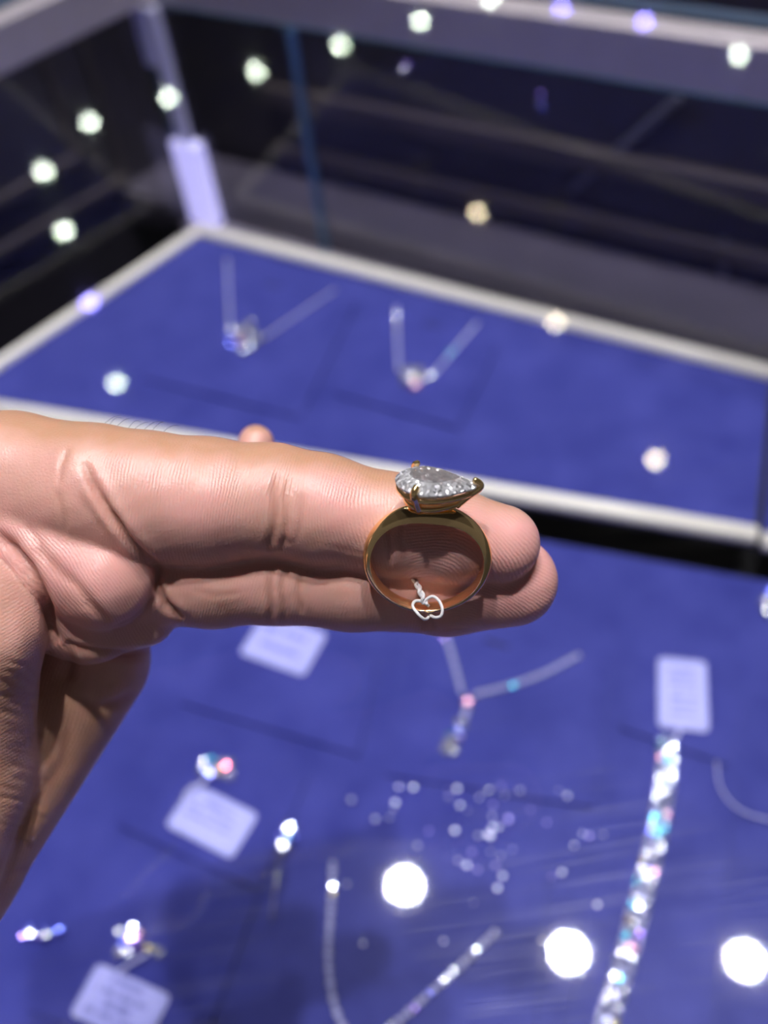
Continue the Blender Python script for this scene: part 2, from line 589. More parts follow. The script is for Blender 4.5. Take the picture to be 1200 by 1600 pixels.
# ------------------------------------------------------------------ lamps (they mirror in the glass top)
def reflect_spot(px, py, z):
    d = RC @ np.array([(px - 600) / F, (py - 800) / F, 1.0])
    g = CAMPOS + d * ((0 - CZ) / d[2])
    r = d * np.array([1, 1, -1])
    return Vector(g + r * (z / r[2]))


emit('lamp_main', (1.0, 0.97, 0.93), L_MAIN)
emit('lamp_key', (1.0, 0.96, 0.95), L_KEY)
emit('lamp_cool', (0.62, 0.66, 1.0), L_MAIN * 0.10)
emit('lamp_row', (0.88, 1.0, 0.86), L_ROW)
emit('lamp_row_warm', (1.0, 0.84, 0.58), L_ROW * 0.95)
emit('lamp_row_blue', (0.25, 0.22, 1.0), L_ROW * 1.2)


def lamp(px, py, dia, mat, label, group):
    c = reflect_spot(px, py, H_CEIL)
    r = dia / 2
    root = empty('ceiling_downlight', (c.x, c.y, H_CEIL + 0.02))
    bm = bmesh.new()
    n = 24
    prof = [(r * 1.02, 0.019), (r * 1.02, 0.001), (r * 1.25, 0.0), (r * 1.28, 0.004), (r * 1.28, 0.0195)]
    rings = [[bm.verts.new((c.x + a * math.cos(2 * math.pi * k / n), c.y + a * math.sin(2 * math.pi * k / n), H_CEIL + z)) for k in range(n)] for a, z in prof]
    for i in range(len(prof) - 1):
        for k in range(n):
            bm.faces.new((rings[i][k], rings[i][(k + 1) % n], rings[i + 1][(k + 1) % n], rings[i + 1][k]))
    link('trim_ring', bm_mesh('trim', bm), 'lamp_trim', root, True)
    bm = bmesh.new()
    vs = [bm.verts.new((c.x + r * math.cos(2 * math.pi * k / n), c.y + r * math.sin(2 * math.pi * k / n), H_CEIL + 0.004)) for k in range(n)]
    v2 = [bm.verts.new((v.co.x, v.co.y, H_CEIL + 0.012)) for v in vs]
    bm.faces.new(vs[::-1]); bm.faces.new(v2)
    for k in range(n):
        bm.faces.new((vs[k], vs[(k + 1) % n], v2[(k + 1) % n], v2[k]))
    link('diffuser', bm_mesh('diff', bm), mat, root)
    tag(root, label, 'lamp', group)
    return root


lamp(632, 1382, 0.060, 'lamp_main', 'brightest round ceiling spot mirrored left of the bottom centre of the glass', 'overhead shop spots')
lamp(888, 1487, 0.060, 'lamp_main', 'bright round ceiling spot mirrored beside the tennis bracelet', 'overhead shop spots')
lamp(1165, 1500, 0.056, 'lamp_main', 'bright round ceiling spot mirrored at the lower right edge of the glass', 'overhead shop spots')
lamp(347, 1075, 0.050, 'lamp_cool', 'cool round ceiling spot mirrored beside the palm of the hand', 'overhead shop spots')
lamp(680, 1990, 0.056, 'lamp_key', 'strong ceiling spot above the wrist, mirrored below the picture on the left', 'overhead shop spots')
lamp(1010, 1830, 0.056, 'lamp_key', 'strong ceiling spot mirrored below the picture on the right', 'overhead shop spots')
row = [(1155, 85), (767, -2), (657, 32), (532, 70), (400, 110), (263, 152), (140, 190), (68, 267), (100, 360)]
names = ['at the far right of the back rail', 'at the top edge over the back rail', 'on the back rail right of the centre', 'right of the glass joint strip',
         'left of the glass joint strip', 'on the corner light post', 'furthest left but one in the upper row', 'furthest left above the black corner', 'lowest one over the black corner']
for (x, y), nm in zip(row, names):
    lamp(x, y, 0.044, 'lamp_row', 'small pale downlight mirrored ' + nm, 'row of ceiling downlights')
for (x, y), nm in zip([(878, 12), (1007, 33), (140, 472)], ['left of two blue ones on the top edge', 'right of two blue ones on the top edge', 'over the left cream tray rim']):
    lamp(x, y, 0.044, 'lamp_row_blue', 'small blue downlight mirrored ' + nm, 'row of ceiling downlights')
lamp(183, 597, 0.032, 'lamp_row', 'small pale downlight mirrored on the blue tray above the hand', 'row of ceiling downlights')
for (x, y), nm in zip([(747, 332), (868, 503), (1025, 717)], ['on the dark back wall', 'on the back cream rim', 'on the blue tray right of the ring']):
    lamp(x, y, 0.032, 'lamp_row_warm', 'small warm downlight mirrored ' + nm, 'warm ceiling downlights')

# led strips hidden under the rails of the case
emit('led_strip', (0.42, 0.40, 1.0), L_STRIP)
emit('led_post', (0.50, 0.46, 1.0), 0.95)


def led(name, a, b, z, label, nn, mat='led_strip'):
    root = empty(name, (a[0], a[1], z))
    bm = bmesh.new(); bar(bm, (a[0], a[1], z), (b[0], b[1], z), 0.010, 0.004); bevel_all(bm, 0.0006, 1)
    link('channel', bm_mesh('channel', bm), 'steel_rail', root)
    bm = bmesh.new(); bar(bm, (a[0], a[1], z - 0.003), (b[0], b[1], z - 0.003), 0.006, 0.002)
    link('diffuser', bm_mesh('diff', bm), mat, root)
    tag(root, label, 'light')


pf0 = Vector((fl.x, fl.y, 0)) - ldir * 0.03; pf1 = Vector((fr.x, fr.y, 0)) - ldir * 0.03
led('led_strip_light', (pf0 + bdir * 0.02)[:2], (pf1 - bdir * 0.05)[:2], -0.010, 'bluish led strip along the front of the case', None)
pl0 = corner + ldir * 0.20 - lnor * 0.004; pl1 = corner + ldir * (LL - 0.04) - lnor * 0.004
led('led_strip_light', (pl0)[:2], (pl1)[:2], ZRB - 0.004, 'bluish led strip under the left rail of the case', None)

emit('led_strip_back', (0.55, 0.50, 1.0), L_STRIP * 0.45)  # unseen strip added to brighten the dark rear of the case
_b0 = corner + bdir * 0.03 + bnor * 0.009; _b1 = corner + bdir * (LB - 0.03) + bnor * 0.009
led('led_strip_light', _b0[:2], _b1[:2], ZRB + 0.0015, 'dim led strip let into the underside of the back rail', None, 'led_strip_back')

# corner light post: lit lower block, clear upper rod
cpost = on(312, 352, Z_REAR)
cin = Vector((*miter(-0.004, -0.004), 0))
root = empty('corner_light_post', (cin.x, cin.y, Z_FLOOR))
ang = math.atan2(bdir.y, bdir.x)


def rect(c, w, d, a):
    ca, sa = math.cos(a), math.sin(a)
    return [(c[0] + x * ca - y * sa, c[1] + x * sa + y * ca) for x, y in ((-w / 2, -d / 2), (w / 2, -d / 2), (w / 2, d / 2), (-w / 2, d / 2))]


bm = bmesh.new(); prism(bm, rect(cin, 0.022, 0.008, ang), Z_FLOOR, -0.108); bevel_all(bm, 0.0008)
link('lit_block', bm_mesh('block', bm), 'led_post', root)
bm = bmesh.new(); prism(bm, rect(cin, 0.008, 0.006, ang), -0.108, ZRB); bevel_all(bm, 0.0006)
link('clear_rod', bm_mesh('rod', bm), 'white_plastic', root)
bm = bmesh.new(); prism(bm, rect(cin + bdir * -0.006, 0.016, 0.005, ang), -0.062, ZRB); bevel_all(bm, 0.0006)
link('bracket', bm_mesh('bracket', bm), 'white_plastic', root)
tag(root, 'white lit post standing in the back left corner of the case', 'light')

# ------------------------------------------------------------------ trays
def tray(name, label, quad_px, z, rims, side_h, group=None):
    q = [on(x, y, z) for x, y in quad_px]
    c = sum(q, Vector()) / 4
    root = empty(name, (c.x, c.y, z - side_h))
    bm = bmesh.new(); prism(bm, [(v.x, v.y) for v in q], z - side_h, z - 0.0012)
    link('tray_body', bm_mesh('body', bm), 'tray_side', root)
    inset = [v + (c - v) * 0.006 for v in q]
    bm = bmesh.new(); prism(bm, [(v.x, v.y) for v in inset], z - 0.0012, z)
    link('velvet_lining', bm_mesh('lining', bm), 'velvet', root)
    for i, j, dz, r in rims:
        a, b = q[i], q[j]
        d = (b - a).normalized()
        pts = [a - d * 0.0, a + d * 0.0008] + [a.lerp(b, k / 6) for k in range(1, 6)] + [b - d * 0.0008, b]
        pts = [p + Vector((0, 0, dz)) for p in pts]
        bm = bmesh.new(); tube(bm, pts, [r * 0.7] + [r] * (len(pts) - 2) + [r * 0.7], 16)
        link('rim', bm_mesh('rim', bm), 'cream_rim', root, True)
    tag(root, label, 'tray', group)
    return root


RR = 0.0043
rear = tray('display_tray', 'wide blue velvet tray with cream rims holding two necklaces at the back',
            [(-80, 624), (312, 362), (1209, 587), (1184, 836)], Z_REAR,
            [(0, 1, 0.0005, RR * 0.9), (1, 2, 0.0005, RR * 1.05), (0, 3, -0.0005, RR)], 0.010)
tray('display_tray', 'blue velvet tray with cream rim cut off by the right edge of the picture',
     [(1191, 843), (1216, 589), (1560, 680), (1580, 925)], Z_REAR, [(1, 2, 0.0005, RR * 1.05), (0, 3, -0.0005, RR)], 0.010)
front = tray('display_tray', 'large blue velvet tray in the foreground under tags, chains and bracelet',
             [(-700, 2100), (-105, 672), (1640, 985), (1900, 2300)], Z_FRONT, [], 0.010)


def pad(parent, quad_px, zbase, h=0.0020, mat='velvet_pad', name='pad', bev=0.0006):
    q = [on(x, y, zbase + h) for x, y in quad_px]
    bm = bmesh.new(); prism(bm, [(v.x, v.y) for v in q], zbase, zbase + h); bevel_all(bm, bev, 2)
    return link(name, bm_mesh(name, bm), mat, parent)


PH = 0.0020
SJ = 1.33            # jewellery scale at the tray's distance
# rear tray pads
pad(rear, [(330, 415), (558, 470), (470, 652), (222, 590)], Z_REAR)
pad(rear, [(578, 478), (782, 528), (716, 668), (524, 614)], Z_REAR)
# front tray pads
pad(front, [(180, 1302), (402, 1404), (300, 1680), (40, 1578)], Z_FRONT)
pad(front, [(266, 1118), (480, 1215), (406, 1392), (182, 1288)], Z_FRONT)
pad(front, [(345, 960), (590, 1030), (560, 1180), (280, 1098)], Z_FRONT)
pad(front, [(640, 960), (955, 1040), (930, 1262), (600, 1210)], Z_FRONT)
pad(front, [(986, 1036), (1164, 1094), (1140, 1196), (968, 1136)], Z_FRONT)
pad(front, [(962, 1160), (1150, 1215), (1110, 1660), (880, 1640)], Z_FRONT)
pad(front, [(470, 1270), (860, 1330), (830, 1700), (400, 1690)], Z_FRONT)


# chain slots
def slot(parent, p0, p1, z, wd):
    a, b = on(*p0, z), on(*p1, z)
    bm = bmesh.new(); bar(bm, a, b, wd, 0.0004); bevel_all(bm, 0.00015, 1)
    link('chain_slot', bm_mesh('slot', bm), 'slot_dark', parent)


slot(rear, (414, 443), (440, 447), Z_REAR + PH, 0.0020)
slot(rear, (662, 504), (690, 511), Z_REAR + PH, 0.0020)
slot(front, (757, 999), (795, 1011), Z_FRONT + PH, 0.0018)

ZR = Z_REAR + PH
ZF = Z_FRONT + PH

# ------------------------------------------------------------------ jewellery helpers
def gem_mesh(name, n=8, crown=0.30, pav=0.45, table=0.58):
    vs, fs = [], []
    for k in range(n):
        a = 2 * math.pi * k / n; vs.append((table * math.cos(a), table * math.sin(a), crown))
    for k in range(n):
        a = 2 * math.pi * (k + .5) / n; vs.append((0.83 * math.cos(a), 0.83 * math.sin(a), crown * 0.55))
    for k in range(n):
        a = 2 * math.pi * k / n; vs.append((math.cos(a), math.sin(a), 0))
    vs.append((0, 0, -pav)); cu = 3 * n
    fs.append(tuple(range(n)))
    for k in range(n):
        k1 = (k + 1) % n
        fs.append((k, n + k, k1))
        fs.append((n + k, k, 2 * n + k)); fs.append((n + k, 2 * n + k, 2 * n + k1)); fs.append((n + k, 2 * n + k1, k1))
        fs.append((2 * n + k1, 2 * n + k, cu))
    return mesh_from(name, vs, fs)


GEM = {}
for mt in ('stone_dim', 'chip_glass', 'chip_violet', 'stone_clear', 'stone_blue', 'stone_cyan', 'stone_yellow', 'stone_pink', 'stone_red', 'stone_violet'):
    me = gem_mesh('gem_' + mt); me.materials.append(MATS[mt]); GEM[mt] = me

LAMPS_W = [reflect_spot(632, 1382, H_CEIL), reflect_spot(888, 1487, H_CEIL), reflect_spot(1165, 1500, H_CEIL)]


def stone(parent, p, r, mat='stone_clear', sparkle=False, jitter=0.45, name='stone'):
    r = r * SJ * (0.66 if sparkle and r > 0.0012 else 1.0)
    o = bpy.data.objects.new(name, GEM[mat]); COL.objects.link(o)
    p = Vector(p)
    if sparkle:
        # table turned so that a ceiling spot glints off it
        lv = (random.choice(LAMPS_W) - p).normalized(); vv = (Vector(CAMPOS) - p).normalized()
        nrm = (lv + vv).normalized() + Vector([random.uniform(-.06, .06) for _ in range(3)])
    else:
        nrm = Vector((random.uniform(-jitter, jitter), random.uniform(-jitter, jitter), 1))
    q = nrm.normalized().to_track_quat('Z', 'Y')
    M = Matrix.Translation(p) @ q.to_matrix().to_4x4() @ Matrix.Rotation(random.uniform(0, 1), 4, 'Z') @ Matrix.Scale(r, 4)
    o.parent = parent
    o.matrix_parent_inverse = parent.matrix_world.inverted()
    o.matrix_basis = M
    return o


def chain(parent, pts, r=0.00055, step=0.0011, name='chain'):
    r *= SJ * 1.4; step *= SJ * 1.3
    """fine cable chain: small oval links, joined because they cannot be told apart"""
    P = catmull(pts, 10)
    bm = bmesh.new()
    acc = 0; last = P[0]; k = 0
    tube(bm, [p for p in P], r * 0.35, 5)
    for i in range(1, len(P)):
        seg = P[i] - P[i - 1]; L_ = seg.length; d = seg.normalized() if L_ > 0 else Vector((1, 0, 0))
        while acc < L_:
            c = P[i - 1] + d * acc
            ball(bm, c, r, 1, (1, 1, 0.8) if k % 2 else (0.8, 0.8, 1.0)); k += 1
            acc += step
        acc -= L_
    return tag(link(name, bm_mesh('chain', bm), 'silver_chain', parent), kind='stuff')


def rect_from_px(quad, z):
    q = [on(x, y, z) for x, y in quad]
    c = sum(q, Vector()) / 4
    ux = ((q[1] - q[0]) + (q[2] - q[3])) / 2; uy = ((q[3] - q[0]) + (q[2] - q[1])) / 2
    wx, wy = ux.length, uy.length
    ex = ux.normalized(); ey = Vector((-ex.y, ex.x, 0))
    if ey.dot(uy) < 0: ey = -ey
    return c, ex, ey, wx, wy


def price_tag(quad, z, label, lines, cord=None, tilt=0.0, lift=0.0):
    """card in a clear sleeve. quad: px of top-left, top-right, bottom-right, bottom-left"""
    c, ex, ey, wx, wy = rect_from_px(quad, z)
    root = empty('price_tag', (c.x, c.y, z))

    def rp(w, h, rad):
        pts = []
        for sx, sy, a0 in ((1, 1, 0), (-1, 1, 90), (-1, -1, 180), (1, -1, 270)):
            for k in range(4):
                a = math.radians(a0 + 30 * k)
                pts.append(((w / 2 - rad) * sx + rad * math.cos(a), (h / 2 - rad) * sy + rad * math.sin(a)))
        return pts

    def slab(w, h, rad, z0, z1, off=(0, 0)):
        bm = bmesh.new()
        pp = []
        for x, y in rp(w, h, rad):
            v = c + ex * (x + off[0]) + ey * (y + off[1]); pp.append((v.x, v.y))
        prism(bm, pp, z0, z1)
        return bm
    link('card', bm_mesh('card', slab(wx * 0.90, wy * 0.92, 0.0012, z + 0.0004, z + 0.0010)), 'tag_card', root)
    bm = slab(wx, wy, 0.0020, z + 0.0001, z + 0.0003)
    link('sleeve_back', bm_mesh('sleeve', bm), 'tag_card', root)
    bm = slab(wx, wy, 0.0020, z + 0.0016, z + 0.0018)
    link('clear_sleeve', bm_mesh('sleeve', bm), 'clear_sleeve', root)
    for (x0, x1, y, hgt) in lines:
        # broken print: short dashes
        n = max(3, int((x1 - x0) * wx / 0.0009))
        bm = bmesh.new()
        for k in range(n):
            if random.random() < 0.18: continue
            xa = x0 + (x1 - x0) * k / n; xb = x0 + (x1 - x0) * (k + random.uniform(.55, .85)) / n
            vv = []
            for xx, yy in ((xa, y - hgt / 2), (xb, y - hgt / 2), (xb, y + hgt / 2), (xa, y + hgt / 2)):
                v = c + ex * (xx * wx) + ey * (yy * wy)
                vv.append(bm.verts.new((v.x, v.y, z + 0.00105)))
            bm.faces.new(vv)
        link('print_line', bm_mesh('print', bm), 'tag_print', root)
    if cord:
        P = catmull([on(x, y, z + 0.001 + dz) for x, y, dz in cord], 6)
        bm = bmesh.new(); tube(bm, P, 0.0006, 8)
        link('cord', bm_mesh('cord', bm), 'tag_cord', root, True)
    tag(root, label, 'price tag', 'price tags in the case')
    return root


# ------------------------------------------------------------------ rear necklaces
def necklace(label, left, right, cluster, z, group):
    c = on(*cluster[0][:2], z)
    cluster = [(x, y, r * 1.4, mt, sp) for x, y, r, mt, sp in cluster]
    root = empty('necklace', (c.x, c.y, z))
    for pts in (left, right):
        chain(root, [on(x, y, z + 0.0010) for x, y in pts])
    for (x, y, r, mt, sp) in cluster:
        bm_z = z + r * 0.55 + 0.0006
        s = stone(root, on(x, y, bm_z), r, mt, sp)
    bm = bmesh.new()
    for (x, y, r, mt, sp) in cluster:
        p = on(x, y, z + r * 0.2)
        ball(bm, (p.x, p.y, z + 0.0008), r * 0.75, 1, (1, 1, 0.6))
    tag(link('setting', bm_mesh('setting', bm), 'silver', root), kind='stuff')
    return tag(root, label, 'necklace', group)


C_, B_, Y_, CY_, P_, V_, R_ = 'stone_clear', 'stone_blue', 'stone_yellow', 'stone_cyan', 'stone_pink', 'stone_violet', 'stone_red'
necklace('silver necklace with a cluster pendant on the left of the rear tray',
         [(355, 405), (357, 450), (360, 515)], [(412, 528), (460, 495), (524, 452)],
         [(378, 520, .0026, C_, False), (362, 515, .0016, C_, True), (382, 512, .0016, V_, True), (360, 536, .0018, B_, True), (373, 532, .0016, P_, True),
          (392, 540, .0018, C_, True), (398, 523, .0020, C_, False), (389, 505, .0018, C_, False), (404, 530, .0014, C_, False), (379, 545, .0017, C_, False)],
         ZR, 'necklaces on the rear tray')
necklace('silver necklace with a single diamond-shaped pendant on the right of the rear tray',
         [(620, 480), (621, 530), (623, 576)], [(676, 586), (705, 552), (746, 504)],
         [(646, 586, .0036, C_, False), (655, 579, .0017, Y_, True), (642, 585, .0015, C_, True), (648, 600, .0017, P_, False), (630, 580, .0016, C_, False),
          (672, 588, .0014, C_, True), (619, 494, .0009, C_, True), (619, 511, .0010, Y_, True), (703, 550, .0010, CY_, True), (633, 596, .0014, C_, False)],
         ZR, 'necklaces on the rear tray')

# ------------------------------------------------------------------ front: lariat necklace
c = on(735, 1095, ZF)
root = empty('lariat_necklace', (c.x, c.y, ZF))
chain(root, [on(x, y, ZF + .001) for x, y in ((694, 985), (708, 1030), (722, 1085))], r=0.0007, step=0.0013)
chain(root, [on(x, y, ZF + .001) for x, y in ((742, 1085), (800, 1070), (850, 1052), (906, 1023))], r=0.0007, step=0.0013)
chain(root, [on(x, y, ZF + .001) for x, y in ((731, 1103), (722, 1135), (712, 1165))], r=0.0009, step=0.0016, name='drop_chain')
for x, y, r, mt, sp in [(731, 1096, .0021, P_, True), (728, 1099, .0016, C_, True), (721, 1130, .0017, C_, False), (717, 1140, .0017, B_, True), (712, 1156, .0019, V_, True),
                        (704, 1160, .0018, C_, False), (699, 1168, .0017, C_, False), (710, 1173, .0016, C_, True), (801, 1071, .0011, CY_, True), (693, 996, .0012, V_, True), (705, 1150, .0014, CY_, False)]:
    stone(root, on(x, y, ZF + r * 0.8 + .0006), r * 1.3, mt, sp)
tag(root, 'silver Y-shaped necklace with a hanging drop below the fingers', 'necklace')

# V chain at the bottom
c = on(570, 1600, ZF)
root = empty('chain_necklace', (c.x, c.y, ZF))
chain(root, [on(x, y, ZF + .001) for x, y in ((520, 1350), (517, 1420), (513, 1490), (520, 1560), (540, 1610), (570, 1640), (612, 1605), (660, 1562), (710, 1518), (775, 1455))], r=0.0008, step=0.0014)
for x, y, r, mt, sp in [(520, 1384, .0011, C_, True), (520, 1395, .0013, Y_, True), (744, 1484, .0013, C_, True), (736, 1495, .0010, C_, False), (709, 1518, .0012, C_, True),
                        (695, 1530, .0010, C_, True), (672, 1552, .0010, B_, True), (648, 1575, .0011, V_, True), (658, 1563, .0010, C_, True), (775, 1457, .0011, C_, False), (611, 1603, .0011, C_, True)]:
    stone(root, on(x, y, ZF + r * 0.6 + .0008), r, mt, sp)
tag(root, 'silver link chain laid in a V at the bottom edge', 'necklace')

# ------------------------------------------------------------------ tennis bracelet
path = catmull([Vector((*on(x, y, ZF)[:2], ZF)) for x, y in ((1042, 1158), (1040, 1215), (1030, 1280), (1018, 1340), (1000, 1410), (985, 1470), (968, 1530), (950, 1590), (938, 1640))], 12)
root = empty('tennis_bracelet', path[0])
lens = [0]
for i in range(1, len(path)): lens.append(lens[-1] + (path[i] - path[i - 1]).length)


def along(s):
    i = max(1, min(len(path) - 1, int(np.searchsorted(lens, s))))
    t = (s - lens[i - 1]) / max(1e-9, lens[i] - lens[i - 1])
    return path[i - 1].lerp(path[i], t), (path[i] - path[i - 1]).normalized()


s = 0.0; k = 0
bmset = bmesh.new()
pal = [C_] * 14 + [B_, V_, CY_, Y_, P_, CY_]
while s < lens[-1]:
    p, d = along(s)
    side = Vector((-d.y, d.x, 0))
    for j in (-1, 0, 1):
        q = p + side * (j * 0.0024 + random.uniform(-.0004, .0004)) + d * random.uniform(-.0003, .0003) + Vector((0, 0, 0.0018 + (0.0006 if j == 0 else 0)))
        mt = random.choice(pal)
        sp = random.random() < (0.26 if mt == C_ else 0.5)
        stone(root, q, 0.00105, mt if sp or mt != C_ else 'stone_dim', sp, 0.6)
    bar(bmset, p - side * .0036 + Vector((0, 0, .0008)), p + side * .0036 + Vector((0, 0, .0008)), 0.0018, 0.0011)
    s += 0.0028; k += 1
tag(link('link_setting', bm_mesh('links', bmset), 'dark_silver', root), kind='stuff')
tag(root, 'sparkling wide tennis bracelet running down from the tag on the right', 'bracelet')

# ------------------------------------------------------------------ tags
TL = [(-0.30, 0.30, 0.30, 0.06), (-0.36, 0.36, 0.10, 0.07), (-0.36, 0.30, -0.08, 0.07), (-0.2, 0.22, -0.28, 0.10)]
price_tag([(1030, 1027), (1108, 1036), (1103, 1143), (1026, 1136)], ZF + .0002, 'upright white price tag at the head of the tennis bracelet',
          [(-0.26, 0.26, y, 0.045) for y in (0.30, 0.18, 0.08, -0.02, -0.12, -0.22, -0.32)], [(1062, 1140, .001), (1058, 1150, .001), (1050, 1160, .0008)])
price_tag([(402, 955), (508, 990), (478, 1058), (386, 1024)], ZF + .0002, 'white price tag half hidden under the middle finger',
          [(-0.3, 0.3, 0.15, 0.12), (-0.36, 0.28, -0.2, 0.14)])
price_tag([(298, 1222), (402, 1272), (364, 1344), (263, 1292)], ZF + .0002, 'white price tag attached to the small stud with rainbow sparkles',
          TL[1:], [(285, 1262, .001), (292, 1238, .002), (310, 1228, .0025), (332, 1208, .002)])
price_tag([(150, 1502), (266, 1556), (228, 1640), (112, 1588)], ZF + .0002, 'white price tag in the lower left corner tied to the flower stud',
          [(-0.22, 0.22, -0.34, 0.10), (-0.34, 0.36, -0.12, 0.10), (-0.2, 0.2, 0.08, 0.13), (-0.36, 0.36, 0.28, 0.09)],
          [(185, 1518, .001), (205, 1505, .002), (230, 1490, .0025)])


# ------------------------------------------------------------------ small studs
def stud(label, parts, post=None, cat='earring', name='stud_earring', z=ZF):
    c = on(parts[0][0], parts[0][1], z)
    root = empty(name, (c.x, c.y, z))
    bm = bmesh.new()
    for x, y, r, mt, sp in parts:
        stone(root, on(x, y, z + r * 0.6 + .0012), r, mt, sp)
        p = on(x, y, z + .0012)
        ball(bm, (p.x, p.y, z + 0.0010), r * 0.8, 1, (1, 1, .7))
    tag(link('setting', bm_mesh('setting', bm), 'silver', root), kind='stuff')
    if post:
        bm = bmesh.new(); tube(bm, [on(x, y, z + dz) for x, y, dz in post], 0.0005, 8)
        link('post', bm_mesh('post', bm), 'silver', root, True)
    tag(root, label, cat, 'small studs in the case')


stud('small stud with red, yellow and cyan sparkles above a white tag',
     [(353, 1197, .0019, R_, True), (337, 1203, .0019, Y_, True), (330, 1186, .0021, CY_, True), (318, 1190, .0017, C_, True), (328, 1209, .0017, B_, True), (345, 1208, .0015, C_, False),
      (358, 1210, .0018, C_, False), (347, 1190, .0016, C_, False), (314, 1202, .0015, C_, False), (360, 1190, .0013, C_, False)])
stud('flower-shaped cluster stud above the lower left tag',
     [(205, 1465, .0022, V_, True), (186, 1455, .0019, C_, True), (216, 1460, .0018, P_, True), (208, 1448, .0019, C_, True), (192, 1474, .0019, B_, True), (200, 1488, .0019, C_, True),
      (212, 1476, .0019, V_, False), (185, 1486, .0016, C_, False), (231, 1481, .0014, Y_, True), (243, 1483, .0015, C_, False), (248, 1489, .0013, C_, False)],
     [(215, 1475, .0015), (232, 1481, .0018), (250, 1488, .0015)])
stud('upright stud of two bright white stones on the blue tray',
     [(452, 1294, .0030, C_, True), (442, 1320, .0030, C_, True), (437, 1305, .0016, B_, True), (459, 1309, .0018, B_, True), (449, 1308, .0018, CY_, True)],
     [(441, 1325, .0012), (432, 1370, .0010), (424, 1440, .0008)])
stud('row of tiny blue beads beside the wrist at the left edge',
     [(35, 1462, .0009, V_, True), (47, 1448, .0009, B_, True), (47, 1458, .0011, C_, True), (69, 1451, .0013, B_, True), (62, 1463, .0009, V_, False), (72, 1460, .0010, C_, True), (92, 1454, .0010, B_, True)])
stud('bright oval stone cut off at the right edge of the picture',
     [(1200, 940, .0036, C_, True), (1198, 955, .0016, C_, True), (1204, 925, .0020, B_, True)])

# small beads added in place of blurred glints reflected in the glass top
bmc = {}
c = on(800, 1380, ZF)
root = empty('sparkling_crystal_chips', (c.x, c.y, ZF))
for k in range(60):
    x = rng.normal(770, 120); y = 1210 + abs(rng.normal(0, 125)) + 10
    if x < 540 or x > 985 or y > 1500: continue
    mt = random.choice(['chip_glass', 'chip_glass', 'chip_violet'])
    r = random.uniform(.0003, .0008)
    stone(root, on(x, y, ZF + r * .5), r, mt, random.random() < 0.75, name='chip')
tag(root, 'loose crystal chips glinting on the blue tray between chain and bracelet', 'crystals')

# tiny stones added in place of sparkles reflected in the back glass
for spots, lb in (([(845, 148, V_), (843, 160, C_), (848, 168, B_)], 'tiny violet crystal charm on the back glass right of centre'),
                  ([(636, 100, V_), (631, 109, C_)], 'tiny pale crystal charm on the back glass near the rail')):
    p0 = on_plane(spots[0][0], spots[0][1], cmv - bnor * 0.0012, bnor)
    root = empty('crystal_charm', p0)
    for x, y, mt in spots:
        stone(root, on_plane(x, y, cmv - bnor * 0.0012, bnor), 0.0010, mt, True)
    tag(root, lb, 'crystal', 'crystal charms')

# thin clear loop of thread at the right
bm = bmesh.new()
tube(bm, catmull([on(x, y, ZF + .0010) for x, y in ((1120, 1190), (1124, 1225), (1140, 1252), (1165, 1270), (1205, 1282))], 8), 0.0003, 6)
tag(link('clear_thread', bm_mesh('thread', bm), 'tag_cord', None, True), 'thin clear thread looping off the right edge', 'thread')

#HAND#
# ------------------------------------------------------------------ the hand
# modelled in camera-aligned millimetres (x right, y down, z away), then turned into the world
D0 = 160.0


def cmm(px, py, z):
    d = D0 - z
    return np.array([(px - 600) / F * d, (py - 800) / F * d, d])


def cam2world(P):
    P = np.asarray(P, dtype=float)
    return (P * MM) @ RC.T + CAMPOS


def smin(a, b, k):
    h = np.clip(0.5 + 0.5 * (b - a) / k, 0, 1)
    return b * (1 - h) + a * h - k * h * (1 - h)


GS = 0.5
LO = np.array([-118.0, -22.0, 116.0]); HI = np.array([33.0, 112.0, 214.0])
NG = np.ceil((HI - LO) / GS).astype(int) + 1


def round_cone_field(D, a, b, ra, rb, k):
    """smooth-union one tapered capsule into the field D inside its own box"""
    mar = max(ra, rb) + k + 2.5
    lo = np.minimum(a, b) - mar; hi = np.maximum(a, b) + mar
    i0 = np.clip(((lo - LO) / GS).astype(int), 0, NG - 1); i1 = np.clip(((hi - LO) / GS).astype(int) + 1, 1, NG)
    if np.any(i1 <= i0): return
    ax = [(LO[i] + GS * np.arange(i0[i], i1[i])).astype(np.float32) for i in range(3)]
    X = ax[0][:, None, None]; Y = ax[1][None, :, None]; Z = ax[2][None, None, :]
    ba = (b - a); l2 = float(ba.dot(ba))
    t = ((X - a[0]) * ba[0] + (Y - a[1]) * ba[1] + (Z - a[2]) * ba[2]) / l2
    t = np.clip(t, 0, 1)
    ts = t
    d = np.sqrt((X - a[0] - ba[0] * t) ** 2 + (Y - a[1] - ba[1] * t) ** 2 + (Z - a[2] - ba[2] * t) ** 2) - (ra + (rb - ra) * ts)
    sl = (slice(i0[0], i1[0]), slice(i0[1], i1[1]), slice(i0[2], i1[2]))
    D[sl] = smin(D[sl], d.astype(np.float32), k)


def field(chains, k):
    D = np.full(NG, 9.0, dtype=np.float32)
    for ch in chains:
        pts = [(cmm(x, y, z), r * (D0 - z) / F) for x, y, z, r in ch]
        for (a, ra), (b, rb) in zip(pts[:-1], pts[1:]):
            round_cone_field(D, a, b, ra, rb, k)
    return D


